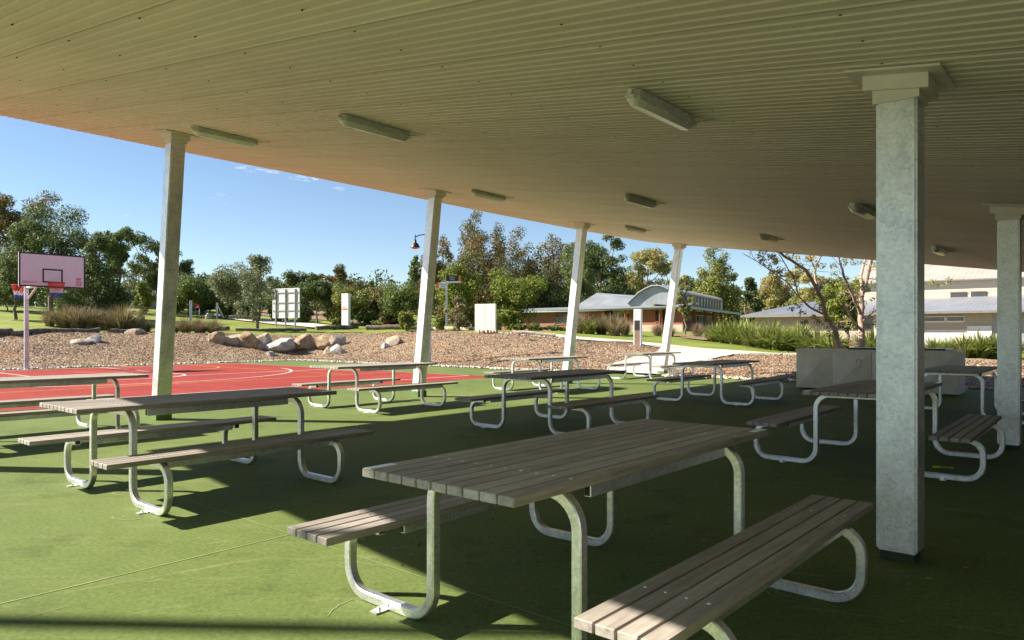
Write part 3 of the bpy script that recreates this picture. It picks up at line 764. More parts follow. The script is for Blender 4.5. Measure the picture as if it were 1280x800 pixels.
for i, ((x, y), lab) in enumerate(TABLES):
    o = proto if i == 0 else copy_tree(proto)
    o['label'] = lab; o['group'] = 'picnic tables set out in rows under the shelter'
    o.location = (x*S_, y*S_, .001); o.rotation_euler = (0, 0, ROT + [0, .002, .004, 0, .003, -.004, .006, .008, .012, 0][i])

mb = MB(); rng = random.Random(31)
for (tx, ty), _ in TABLES[:5]:
    for su in (-1, 1):
        for sv in (-1, 1):
            c = Vector((tx*S_, ty*S_)) + Vector(P(su*.70, sv*.80)[:2])
            for k in range(3):
                a0 = rng.uniform(0, 360); r = rng.uniform(.07, .22); n_ = 9; da = rng.uniform(50, 130)
                pts = [c + Vector((r*math.cos(math.radians(a0+da*i/n_)), r*math.sin(math.radians(a0+da*i/n_)))) + Vector((rng.uniform(-.006, .006), rng.uniform(-.006, .006))) for i in range(n_)]
                strip(mb, pts, rng.uniform(.004, .012), .0022 + .0002*k)
for k in range(9):
    py = rng.uniform(560, 795); px = rng.uniform(0, 900); y = F*CH/(py-HZ); x = (px-640)/F*y
    a = rng.uniform(0, 6.28); l = rng.uniform(.08, .5); b_ = rng.uniform(-.6, .6)
    strip(mb, [Vector((x+l*t*math.cos(a+b_*t), y+l*t*math.sin(a+b_*t))) for t in (0, .25, .5, .75, 1)], rng.uniform(.003, .007), .0018)
tag(mb.build('scuff_marks', M['joint']), kind='stuff')

# ------------------------------------------------------------------ small litter on the slab
mb = MB(); p = Vector((3.55, 6.33, .012)); q = Vector((3.72, 6.24, .012))
a = Vector(((1166-640)/F*6.88, 6.88, .012)); b = a + Vector((.16, -.06, 0))
mb.tube([a, a+(b-a)*.35, a+(b-a)*.36, b-(b-a)*.14, b-(b-a)*.13, b], [.010, .010, .0045, .0045, .007, .007], 8)
tag(mb.build('plastic_stick', M['hiviz']), 'small fluorescent yellow plastic stick lying on the dark green floor', 'litter')
rng = random.Random(12)
mb = MB()
for k in range(110):
    px, py = rng.uniform(420, 1240), rng.uniform(505, 780)
    y = F*CH/(py-HZ); x = (px-640)/F*y; r = rng.uniform(.008, .022); an = rng.uniform(0, 6.28)
    c, s = math.cos(an)*r, math.sin(an)*r
    mb.add([(x+c, y+s, .003), (x-s*.45, y+c*.45, .004+r*.35), (x-c, y-s, .003), (x+s*.45, y-c*.45, .004)], [(0, 1, 2), (0, 2, 3)])
tag(mb.build('leaf_litter', M['litter']), kind='stuff')

# ------------------------------------------------------------------ steel barbecue bench
bb = thing('barbecue_bench', 'long steel barbecue bench with cross-folded front panels and dark top', 'barbecue bench', P(-4.25, 17.2), ROT)
Lb, Db, Hb = 3.28, .86, .95
mb = MB(); mb.box((-Lb/2+.03, .02, .03), (Lb/2-.03, Db, Hb-.05)); mb.build('body', M['steel_panel'], bb)
npan = 2
for k in range(npan):
    a = -Lb/2 + Lb*k/npan; b = a + Lb/npan
    mb = MB(); y0, y1 = .02, -.06
    vs = [(a+.006, 0, .04), (b-.006, 0, .04), (b-.006, 0, Hb-.05), (a+.006, 0, Hb-.05), ((a+b)/2-.12, y1, Hb*.5), ((a+b)/2+.12, y1, Hb*.5), (a+.006, y0, .04), (b-.006, y0, .04), (b-.006, y0, Hb-.05), (a+.006, y0, Hb-.05)]
    cx, w4 = (a+b)/2, (b-a)
    # two pressed diagonals each way
    pts = [(a+.006, 0, .04), (cx, 0, .04), (b-.006, 0, .04), (b-.006, 0, Hb-.05), (cx, 0, Hb-.05), (a+.006, 0, Hb-.05), (a+w4*.25, y1, Hb*.48), (a+w4*.75, y1, Hb*.48), (cx, -.004, Hb*.48)]
    mb.add(pts, [(0, 1, 6), (1, 8, 6), (1, 7, 8), (1, 2, 7), (2, 3, 7), (3, 4, 7), (4, 8, 7), (4, 6, 8), (4, 5, 6), (5, 0, 6)])
    mb.add([(a+.006, 0, .04), (b-.006, 0, .04), (b-.006, 0, Hb-.05), (a+.006, 0, Hb-.05), (a+.006, y0, .04), (b-.006, y0, .04), (b-.006, y0, Hb-.05), (a+.006, y0, Hb-.05)], [(0, 4, 5, 1), (1, 5, 6, 2), (2, 6, 7, 3), (3, 7, 4, 0)])
    f = mb.build('front_panel', M['steel_panel'], bb)
    if k == 0:
        mb = MB(); mb.tube([(a+w4*.84+.05*math.cos(t_/8*3.1416*2), -.03, .62+.12*math.sin(t_/8*3.1416*2)) for t_ in range(9)], .008, 6, cap=False); mb.build('wire_loop', M['grey'], f)
for s in (-1, 1):
    mb = MB(); x = s*(Lb/2)
    mb.box((min(x, x-s*.03), 0, .03), (max(x, x-s*.03), Db+.01, Hb-.05)); mb.build('end_panel', M['offwhite'] if s > 0 else M['steel_panel'], bb)
mb = MB(); mb.box((-Lb/2-.01, -.015, Hb-.05), (Lb/2+.01, Db+.02, Hb-.012)); mb.build('frame_top', M['steel_panel'], bb)
mb = MB(); mb.box((-Lb/2+1.15, -.03, Hb-.011), (Lb/2-.22, Db+.03, Hb+.03), bev=.006); mb.build('counter', M['counter'], bb)
for s in (-1, 1):
    for y in (.08, Db-.1):
        mb = MB(); mb.tube([(s*(Lb/2-.15), y, 0), (s*(Lb/2-.15), y, .035)], .03, 8); mb.build('foot', M['gapshade_foot'], bb)

# ------------------------------------------------------------------ basketball pole with two hoops
base = hit(33, 462.3); base = Vector((base.x, base.y, 0.0))
hp = thing('basketball_stand', 'white basketball pole with pinkish backboard and two red rimmed nets', 'basketball hoop', base)
mb = MB(); mb.tube([(0, 0, 0), (0, 0, 3.05)], .075, 12); mb.box((-.16, -.16, 0), (.16, .16, .012)); mb.build('pole', M['post_white'], hp, sm=40)
bc = at(66, 338.5, 24.7) - base; bc = Vector(bc)
u3, v3 = Vector((U.x, U.y, 0)), Vector((V.x, V.y, 0))
mb = MB(); mb.tube([(0, 0, 2.95), bc - u3*.12 + Vector((0, 0, -.45))], .05, 8); mb.tube([(0, 0, 2.45), (bc - u3*.12)*.55 + Vector((0, 0, 1.2))], .035, 8)
mb.tube([bc - u3*.12 + Vector((0, 0, -.5)), bc - u3*.12 + Vector((0, 0, .3))], .04, 8); mb.build('arm', M['post_white'], hp)
BW, BHt = 2.02, 1.16
def plane_m(c, n_off=0):   # board plane: x along V, y up, z = +U (towards the court)
    return Matrix(((v3.x, 0, u3.x, 0), (v3.y, 0, u3.y, 0), (v3.z, 1, u3.z, 0), (0, 0, 0, 1)))
# viewer sees the -V/+U side: text reads left to right along +V
mt = Matrix.Translation(bc) @ plane_m(bc)
mb = MB(); mb.box((-BW/2, -BHt/2, -.02), (BW/2, BHt/2, .02), mt); bd = mb.build('backboard', M['pink'], hp)
def frame_rect(mb, x0, y0, x1, y1, w, z0, z1):
    for lo, hi in (((x0, y0), (x1, y0+w)), ((x0, y1-w), (x1, y1)), ((x0, y0+w), (x0+w, y1-w)), ((x1-w, y0+w), (x1, y1-w))):
        mb.box((lo[0], lo[1], z0), (hi[0], hi[1], z1), mt)
mb = MB(); frame_rect(mb, -BW/2, -BHt/2, BW/2, BHt/2, .05, .0202, .024); mb.build('border_marking', M['black'], bd)
mb = MB(); frame_rect(mb, -.32, -.42, .30, .06, .05, .0202, .024); mb.build('target_square', M['black'], bd)
text_part('lettering', 'REGULA', .11, M['redp'], bd, mt @ Matrix.Translation((-.70, -.43, .022)))
mb = MB(); pts = [mt @ Vector((.80+.085*math.cos(k/20*6.2832), -.40+.085*math.sin(k/20*6.2832), .024)) for k in range(21)]
mb.tube(pts, .009, 5, cap=False); mb.tube([mt @ Vector((.74, -.46, .024)), mt @ Vector((.80, -.38, .024)), mt @ Vector((.86, -.46, .024))], .008, 5); mb.tube([mt @ Vector((.80, -.38, .024)), mt @ Vector((.80, -.34, .024))], .014, 5)
mb.box((.72, -.28, .0202), (.88, -.25, .024), mt); mb.box((.72, -.23, .0202), (.88, -.21, .024), mt)
mb.build('round_emblem', M['redp'], bd)
def hoop(cen, R=.25):
    mb = MB(); mb.tube([cen + Vector((R*math.cos(k/20*6.2832), R*math.sin(k/20*6.2832), 0)) for k in range(21)], .016, 6, cap=False)
    rim = mb.build('rim', M['redp'], hp)
    for name, z0, z1, r0, r1, mat in (('net', -.0, -.22, R, R*.82, 'redp'), ('net', -.20, -.36, R*.83, R*.68, 'net_white'), ('net', -.35, -.47, R*.69, R*.62, 'net_blue')):
        mb = MB()
        for k in range(14):
            for s in (1, -1):
                a0, a1 = k/14*6.2832, (k+s*1.3)/14*6.2832
                mb.tube([cen + Vector((r0*math.cos(a0), r0*math.sin(a0), z0)), cen + Vector((r1*math.cos(a1), r1*math.sin(a1), z1))], .008, 4, cap=False)
        mb.build(name, M[mat], rim)
hoop(bc + u3*.30 + Vector((0, 0, -.42)) + v3*.02)
c2 = at(25, 356.5, 26.0) - base
hoop(c2); mb = MB(); mb.tube([(0, 0, 2.98), c2 + (Vector((0, 0, 0))-c2).normalized()*.25], .03, 6); mb.build('rim_bracket', M['redp'], hp)

# ------------------------------------------------------------------ lamp pole by the court, signs
base = hit(536, 455.3); base = Vector((base.x, base.y, 0))
lp = thing('lamp_post', 'tall white lamp post with a dark bell lamp, behind the second leaning post', 'lamp post', base)
top = at(519, 297, base.y) - base
mb = MB(); mb.tube([(0, 0, 0), (0, 0, 2.2), (0, 0, top.z+.12)], [.105, .095, .06], 12); mb.box((-.17, -.17, 0), (.17, .17, .015)); mb.build('pole', M['post_white'], lp, sm=40)
mb = MB(); mb.tube([(0, 0, top.z+.1), (-.2, 0, top.z+.13), (top.x*.7, 0, top.z+.10), (top.x, 0, top.z+.02)], .022, 6)
mb.tube([(top.x, 0, top.z+.12), (top.x, 0, top.z-.12)], .02, 6); mb.build('arm', M['black'], lp)
mb = MB(); mb.tube([(top.x, 0, top.z-.08), (top.x, 0, top.z-.2), (top.x, 0, top.z-.26), (top.x, 0, top.z-.38), (top.x, 0, top.z-.42)], [.05, .06, .13, .19, .20], 14)
sh = mb.build('lamp_shade', M['black'], lp, sm=50)
mb = MB(); mb.tube([(top.x, 0, top.z-.425), (top.x, 0, top.z-.47)], [.17, .11], 12); mb.build('lens', M['orange'], sh)

fp = thing('light_pole', 'tall grey floodlight pole on the open slab left of the shelter', 'light pole', (-12.6, 3.72, 0))
mb = MB(); mb.tube([(0, 0, 0), (0, 0, 10)], [.085, .065], 12); mb.box((-.2, -.2, 0), (.2, .2, .02)); mb.build('pole', M['galv'], fp, sm=40)
mb = MB(); mb.box((-.1, -.5, 10), (.1, .5, 10.12)); mb.build('crossarm', M['galv'], fp)
for y in (-.35, .35):
    mb = MB(); mb.box((-.25, y-.18, 10.13), (.2, y+.18, 10.4), bev=.03); mb.build('floodlight', M['grey'], fp)

def standing(px, py, dy=0): 
    h_ = hit(px, py); return h_
# back of a notice board
b = standing(357, 409.5); Yb = b.y; k = Yb/F
nb = thing('notice_board', 'back of a large white notice board on three grey posts on the lawn', 'notice board', b, -.45)
w = 44*k; zt = (HZ-360.5)*k + CH - b.z; zb = (HZ-397.5)*k + CH - b.z
mb = MB(); mb.box((-w/2, .03, zb), (w/2, .08, zt)); pan = mb.build('panel', M['white'], nb)
for x in (-w*.36, 0, w*.36):
    mb = MB(); mb.box((x-.04, -.06, -.1), (x+.04, .029, zt-.05), bev=.006); mb.build('post', M['grey'], nb)
for z in (zb+.25*(zt-zb), zb+.52*(zt-zb), zb+.86*(zt-zb)):
    mb = MB(); mb.box((-w*.48, -.02, z-.03), (w*.48, .0295, z+.03)); mb.build('rail', M['grey'], nb)
mb = MB()
for lo, hi in (((-w/2, zb), (w/2, zb+.05)), ((-w/2, zt-.05), (w/2, zt)), ((-w/2, zb), (-w/2+.05, zt)), ((w/2-.05, zb), (w/2, zt))):
    mb.box((lo[0]-.004, .015, lo[1]-.004), (hi[0]+.004, .028, hi[1]+.004))
mb.build('frame', M['white'], nb)

b = standing(432.5, 411); k = b.y/F
ps = thing('pillar_sign', 'white rectangular pillar sign with a small orange line of text', 'sign', b, -.45)
h_ = (411-367)*k; w = 10.5*k
mb = MB(); mb.box((-w/2, -w*.22, -.1), (w/2, w*.22, h_), bev=.008); pb = mb.build('body', M['white'], ps)
mb = MB(); mb.box((-w*.42, -w*.22-.006, h_*.53), (w*.42, -w*.22-.001, h_*.575)); mb.build('text_line', M['orange'], pb); mb = MB(); mb.box((-w*.40, -w*.22-.006, h_*.60), (w*.1, -w*.22-.001, h_*.615)); mb.build('text_line', M['orange'], pb)
mb = MB(); mb.box((-w/2-.01, -w*.22-.01, -.1), (w/2+.01, w*.22+.01, .14)); mb.build('plinth', M['grey'], ps)

b = standing(607, 414.5); k = b.y/F
sc = thing('wall_panel', 'blank white panel wall dappled by the lime green shrub beside it', 'wall panel', b, -.5)
mb = MB(); h_ = (414-379.5)*k; mb.box((-15*k, -.06, -.1), (15*k, .06, h_), bev=.01); mb.build('panel', M['offwhite'], sc)
mb = MB(); mb.box((-.012, -.064, 0), (.012, -.0605, h_-.02)); mb.build('seam', M['grey'], sc)

b = standing(558.5, 413); k = b.y/F
fs_ = thing('finger_sign', 'white fingerpost with one black and one white direction blade tipped in red', 'direction sign', b)
zt = (413-344.5)*k
mb = MB(); mb.box((-.055, -.055, -.1), (.055, .055, zt), bev=.008); mb.build('post', M['post_white'], fs_)
def blade(x0, x1, z0, z1, mat, tipx, words, tcol):
    mb = MB(); mb.box((x0, -.075, z0), (x1, -.056, z1), bev=.003); bl = mb.build('blade', M[mat], fs_)
    a, c = (x1-.14, x1) if tipx > 0 else (x0, x0+.14)
    mb = MB(); mb.box((a, -.080, z0), (c, -.0755, z1)); mb.build('red_tip', M['orange'], bl)
    for i, wd in enumerate(words):
        zz = z1 - (z1-z0)*(.3+.4*i)
        text_part('lettering', wd, (z1-z0)*.36, M[tcol], bl, Matrix.Translation(((x0+x1)/2 - tipx*.07, -.0765, zz)) @ Matrix.Rotation(math.pi/2, 4, 'X'))
blade(-.05, 17.5*k, zt-7.0*k, zt, 'black', 1, ['Library', 'Office'], 'white')
mb = MB(); mb.box((-.05, -.07, zt-9.2*k), (17.5*k, -.058, zt-7.2*k)); mb.build('lower_strip', M['white'], fs_)
blade(-12.5*k, .05, zt-16*k, zt-8.8*k, 'white', -1, ['Canteen', 'Hall'], 'black')

b = standing(797.5, 433); k = b.y/F
ts = thing('totem_sign', 'narrow white and grey totem sign with a black lower panel beside the path', 'sign', b, -.55)
h_ = (433-386.5)*k; w = 9.2*k
mb = MB(); mb.box((-w/2, -.11, -.1), (w/2, .11, h_), bev=.006); body = mb.build('body', M['white'], ts)
mb = MB(); mb.box((-w*.40, -.116, h_*.43), (w*.40, -.1105, h_*.70)); mb.build('black_panel', M['black'], body)
mb = MB(); mb.box((-w*.40, -.115, .02), (w*.40, -.1105, h_*.425)); mb.build('brown_panel', m_plain('brown_sign_panel', (.20, .13, .09), .5), body)
for i in range(3):
    mb = MB(); mb.box((-w*.34, -.115, h_*(.80+.05*i)), (w*(.05+.1*i), -.1105, h_*(.815+.05*i)))
    mb.build('text_line', M['grey'], body)
mb = MB(); mb.box((-w*.9, -.5, -.06), (w*.9, .5, .05)); mb.build('footing', M['path'], ts)

# bollard, gate post with brace, red box in the left background
b = standing(238, 391.5); b = ground_at(238.5, 52); k = 52/F
mb = MB(); z0 = b.z; zt = CH + (HZ-376)*k; mb.box((-.075, -.075, -.1), (.075, .075, zt-z0), bev=.01)
bo = thing('marker_post', 'plain white square post standing alone behind the brown grasses', 'post', b); mb.build('shaft', M['white'], bo)
mb = MB(); mb.box((-.085, -.085, zt-z0), (.085, .085, zt-z0+.03)); mb.build('cap', M['white'], bo)
b = ground_at(246, 60); k = 60/F; zt = CH + (HZ-375.5)*k - b.z
rs = thing('red_sign', 'small dark red sign board beside the white marker post', 'sign', b, -.55)
mb = MB(); mb.box((-.36, -.03, zt-.62), (.36, .03, zt)); mb.build('board', m_plain('dark_red_sign', (.28, .015, .03), .5), rs)
for s in (-1, 1):
    mb = MB(); mb.box((s*.28-.03, .031, -.1), (s*.28+.03, .09, zt-.05)); mb.build('post', M['grey'], rs)
b = ground_at(271.5, 57); k = 57/F; zt = CH + (HZ-378.5)*k - b.z
gp = thing('braced_post', 'white fence post with a slanting brace beside the gravel path', 'post', b)
mb = MB(); mb.box((-.075, -.075, -.1), (.075, .075, zt), bev=.01); mb.build('upright', M['white'], gp)
mb = MB(); mb.tube([(.05, 0, zt-.22), (.62, -.2, .02)], .045, 8); mb.build('brace', M['white'], gp)
b = ground_at(262, 56)
def rock_mesh(rng, rx, ry, rz, sub=3):
    bm = bmesh.new(); bmesh.ops.create_icosphere(bm, subdivisions=sub, radius=1)
    off = Vector((rng.uniform(0, 50), rng.uniform(0, 50), rng.uniform(0, 50)))
    planes = []
    for _ in range(13):
        d = Vector((rng.gauss(0, 1), rng.gauss(0, 1), rng.gauss(0, .8))).normalized(); planes.append((d, rng.uniform(.5, .85)))
    for v in bm.verts:
        p = v.co.copy(); p *= 1 + .16*noise.noise(p*1.3+off)
        for d, c in planes:
            e = p.dot(d)-c
            if e > 0: p -= d*e*.97
        p *= 1 + .05*noise.noise(p*4+off)
        v.co = Vector((p.x*rx, p.y*ry, max(p.z, -.55)*rz))
    me = bpy.data.meshes.new('boulder'); bm.to_mesh(me); bm.free()
    me.polygons.foreach_set('use_smooth', [True]*len(me.polygons)); me.set_sharp_from_angle(angle=math.radians(16))
    return me
ROCKS = [(265, 431, 24, 15, 'rock_gold', 'golden brown boulder at the left end of the rock row'),
         (289, 434, 29, 15, 'rock_tan', 'second tan boulder from the left in the rock row, half in shade'),
         (306, 436, 24, 17, 'rock_gold', 'brown boulder tucked beside the broad tan one in the rock row'),
         (325, 439, 28, 17, 'rock_tan', 'broad tan boulder just left of the big pale grey boulder'),
         (349.5, 442.5, 33, 22, 'rock_grey', 'largest pale grey rounded boulder in the middle of the rock row'),
         (380, 439, 30, 19, 'rock_gold', 'big golden square boulder right of the pale grey one'),
         (404, 431, 21, 10, 'rock_gold', 'flat golden slab stone on top of another golden stone'),
         (404, 439, 20, 11, 'rock_gold', 'dark golden stone under the flat slab stone'),
         (422, 433, 19, 14, 'rock_tan', 'upright pale tan boulder casting shadow at the right of the row'),
         (407, 445.5, 15, 11, 'rock_tan', 'small tan stone at the foot of the rock row'),
         (420.5, 445.5, 20, 12, 'rock_grey', 'pale grey stone lowest at the right end of the rock row'),
         (491, 435, 20, 12, 'rock_tan', 'lone cream boulder on the mulch left of the second leaning post'),
         (479.5, 438.5, 12, 8, 'rock_grey', 'small pale stone leaning on the lone cream boulder'),
         (116, 430, 19, 10, 'rock_grey', 'grey rounded boulder alone on the left mulch bank'),
         (92, 433, 26, 9, 'rock_tan', 'low flat brown stone beside the grey boulder on the left bank'),
         (167, 420, 24, 7, 'rock_tan', 'flat stone at the crest of the mulch behind the left leaning post'),
         (335, 446.5, 12, 6, 'rock_grey', 'small grey cobble in front of the broad tan boulder'),
         (262, 395.5, 9, 7, 'rock_grey', 'small pale stone beside the white braced fence post')]
rng = random.Random(21)
for px, pyb, w, h_, mat, lab in ROCKS:
    g = hit(px, pyb-1); k = g.y/F
    me = rock_mesh(rng, w*k/2*1.3, w*k/2*1.1, h_*k/1.5*1.25); me.materials.append(M[mat])
    o = link('boulder', me, None, (g.x, g.y+w*k*.3, max(g.z, 0)+h_*k*.36)); o.rotation_euler = (rng.uniform(-.35, .35), rng.uniform(-.35, .35), rng.uniform(0, 6.28)); o.location.y += rng.uniform(-.15, .35)
    if px == 262: o.location = ground_at(262, 56) + Vector((0, 0, .12))
    tag(o, lab, 'boulder', 'sandstone boulders on the mulch bank')

# logs lying along the crest
LOGS = [(-14, 421, 12, 419, .16, 'log', 'dark log at the far left edge on the mulch crest'),
        (16, 421.5, 122, 416.5, .13, 'log', 'long dark log in front of the basketball pole'),
        (137, 417.5, 183, 415, .12, 'log', 'short dark log left of the left leaning post'),
        (206, 414, 286, 413, .12, 'log', 'dark log under the brown grasses right of the left leaning post'),
        (294, 414.5, 383, 414.5, .10, 'log', 'thin dark log in front of the notice board'),
        (395, 413, 447, 411, .14, 'log', 'brown log at the foot of the white pillar sign'),
        (458, 412.5, 524, 412, .17, 'log', 'thick dark log left of the second leaning post'),
        (538, 413, 594, 416, .12, 'log_pale', 'pale log at the foot of the fingerpost'),
        (598, 417.5, 621, 418, .10, 'log_pale', 'short pale log below the white wall panel'),
        (641, 418.5, 695, 422.5, .11, 'log_pale', 'pale log along the mulch left of the third leaning post')]
rng = random.Random(4)
for x0, y0, x1, y1, r, mat, lab in LOGS:
    a = hit(x0, y0); b = hit(x1, y1); 
    if abs(a.y-b.y) > 7: b = ground_at(x1, a.y + 3*(1 if b.y > a.y else -1))
    mb = MB(); n = 12; pts = []; rad = []
    for i in range(n+1):
        p = a.lerp(b, i/n); p.z = terr(p.x, p.y) + r*.75 + .04
        p += Vector((0, rng.uniform(-.05, .05), rng.uniform(-.015, .02))); pts.append(p); rad.append(r*rng.uniform(.88, 1.1))
    mb.tube(pts, rad, 9)
    o = mb.build('landscape_log', M[mat], sm=50); tag(o, lab, 'log', 'logs edging the mulch bank')
g = hit(627, 440); 
mb = MB(); a, b = hit(617, 436+14), hit(650, 441)
mb = MB(); pts = [hit(px, py) + Vector((0, 0, .06)) for px, py in ((612, 455.5), (632, 452.5), (650, 449.5), (668, 447.5))]
mb.tube(pts, [.03, .045, .04, .02], 6); tag(mb.build('fallen_branch', M['log']), 'thin dark fallen branch on the mulch behind the middle tables', 'branch')

# ------------------------------------------------------------------ plants
def tree_root(name, label, cat, loc, group=None): return thing(name, label, cat, loc, 0, group)
def leaves(rng, centers, radii, n, ln, wr, mat, flat=0.0, out=.6, droop=0.0):
    centers = np.array(centers, float); radii = np.array(radii, float)
    if radii.ndim == 1: radii = np.repeat(radii[:, None], 3, 1)*np.array([1, 1, .8])
    wgt = (radii[:, 0]*radii[:, 1])**1.0; wgt = wgt/wgt.sum()
    idx = rng.choice(len(centers), n, p=wgt)
    d = rand_unit(rng, n); rr = rng.uniform(0, 1, n)**.42
    pos = centers[idx] + d*rr[:, None]*radii[idx]
    nrm = d*out + rng.normal(size=(n, 3))*.55; nrm[:, 2] += .25
    nrm /= np.linalg.norm(nrm, axis=1)[:, None]
    di = perp(rng, nrm); di[:, 2] -= droop; di /= np.linalg.norm(di, axis=1)[:, None]
    sd = np.cross(nrm, di); sd /= np.linalg.norm(sd, axis=1)[:, None]+1e-9
    l = ln*rng.uniform(.6, 1.35, n)/2; w = l*wr*rng.uniform(.7, 1.3, n)
    return quads_mesh('crown', pos, di, sd, l, w, mat)
def limb(mb, rng, a, b, r0, r1, wob=.06, n=6, sides=7):
    a, b = Vector(a), Vector(b); Ld = (b-a).length; pts = []; rad = []
    for i in range(n+1):
        t = i/n; p = a.lerp(b, t)
        p += Vector((rng.uniform(-1, 1), rng.uniform(-1, 1), rng.uniform(-.4, .4)))*wob*Ld*math.sin(math.pi*t)*.8
        pts.append(p); rad.append(r0+(r1-r0)*t)
    mb.tube(pts, rad, sides); return pts
def tree(kind, name, label, px, top, w_px, Y, leaf, seed, n=4200, base_frac=.25, bark='bark', group='trees beyond the court', gap=1.0, ln=None, loc=None, cat='tree'):
    g = loc or ground_at(px, Y); k = Y/F
    Ht = CH + (HZ-top)*k - g.z; W = w_px*k
    root = tree_root(name, label, cat, g, group)
    rng = np.random.default_rng(seed); pr = random.Random(seed)
    cs, rs = [], []
    zb = Ht*base_frac
    if kind == 'round':
        m = 34
        for i in range(m):
            d = rand_unit(rng, 1)[0]; q = rng.uniform(.35, .85)
            c = np.array([d[0]*W*.5*q, d[1]*W*.5*q, zb+(Ht-zb)*.52+d[2]*(Ht-zb)*.42*q]); cs.append(c); rs.append(W*rng.uniform(.10, .2))
    elif kind == 'cone':
        m = 60
        for i in range(m):
            t = (i+rng.uniform(0, 1))/m; R = W*.5*(1-t)**.6*rng.uniform(.5, 1.12); a = rng.uniform(0, 6.283)
            cs.append(np.array([R*.86*math.cos(a), R*.86*math.sin(a), zb+(Ht-zb)*(.04+.92*t)])); rs.append(max(W*.085, W*.2*(1-t*.6)*rng.uniform(.7, 1.25)))
    elif kind == 'oak':
        lead = [(0, 0, 1.0)] + [(pr.uniform(-.32, .32)*W, pr.uniform(-.3, .3)*W, pr.uniform(.68, .93)) for _ in range(4)]
        for lx, ly, lh in lead:
            for i in range(17):
                t = (i+rng.uniform(0, 1))/17; R = W*.34*(1-t)**.55*rng.uniform(.3, 1.1); a = rng.uniform(0, 6.283)
                cs.append(np.array([lx*(.4+.6*t)+R*math.cos(a), ly*(.4+.6*t)+R*math.sin(a), zb+(Ht*lh-zb)*(.03+.93*t)])); rs.append(max(W*.08, W*.19*(1-t*.6)*rng.uniform(.6, 1.25)))
    elif kind == 'euc':
        m = int(17*gap)
        for i in range(m):
            a = rng.uniform(0, 6.283); t = rng.uniform(0, 1); R = W*.5*rng.uniform(.25, .82)*(1 - .45*max(0, t-.55))
            c = np.array([R*math.cos(a), R*math.sin(a), zb+(Ht-zb)*(.12+.8*t)])
            for _ in range(3):
                cs.append(c+rng.normal(size=3)*W*.07); rs.append(W*rng.uniform(.07, .145))
    elif kind == 'bush':
        m = 30
        for i in range(m):
            d = rand_unit(rng, 1)[0]; q = rng.uniform(.3, .9)
            cs.append(np.array([d[0]*W*.46*q, d[1]*W*.46*q, max(.1*Ht, Ht*.5+d[2]*Ht*.43*q)])); rs.append(min(W, Ht)*rng.uniform(.13, .24))
    elif kind == 'wisp':
        m = 40
        for i in range(m):
            a = rng.uniform(0, 6.283); t = rng.uniform(0, 1); R = W*.5*rng.uniform(.1, .95)*math.sin(math.pi*(.15+.8*t))
            cs.append(np.array([R*math.cos(a), R*math.sin(a), zb+(Ht-zb)*t*.97])); rs.append(W*rng.uniform(.06, .13))
    cs = np.array(cs); rs = np.array(rs)
    scale_h = np.ones((len(rs), 3)); scale_h[:, 2] = .75 if kind in ('euc', 'round') else .95
    me = leaves(rng, cs, rs[:, None]*scale_h, int(n*(3.2 if kind == 'oak' else 1.9)), ln or max(.14, 2.9*k), .42, L[leaf], droop=.4 if kind in ('euc', 'wisp') else .1)
    link('crown', me, root)
    mb = MB(); r0 = max(.05, Ht*(.012 if kind == 'oak' else .022))
    th = zb+(Ht-zb)*(.7 if kind in ('cone', 'oak') else .5)
    if kind != 'bush':
        sp = limb(mb, pr, (0, 0, -.2), (pr.uniform(-.05, .05)*W, pr.uniform(-.05, .05)*W, th), r0, r0*.4, .05, 7)
        order = list(range(len(cs))); pr.shuffle(order)
        for j in order[:14 if kind in ('euc', 'wisp', 'round') else 8]:
            c = Vector(cs[j]); i = max(2, min(len(sp)-1, int(len(sp)*min(1, max(.35, (c.z-zb*.4)/max(th, .1)*.7)))))
            limb(mb, pr, sp[i], c, r0*.36, r0*.09, .1, 5, 5)
    else:
        for j in range(6):
            c = Vector(cs[j]); limb(mb, pr, (c.x*.1, c.y*.1, -.1), c, max(.025, r0*.5), .012, .1, 4, 5)
    mb.build('trunk', M[bark], root, sm=60)
    return root

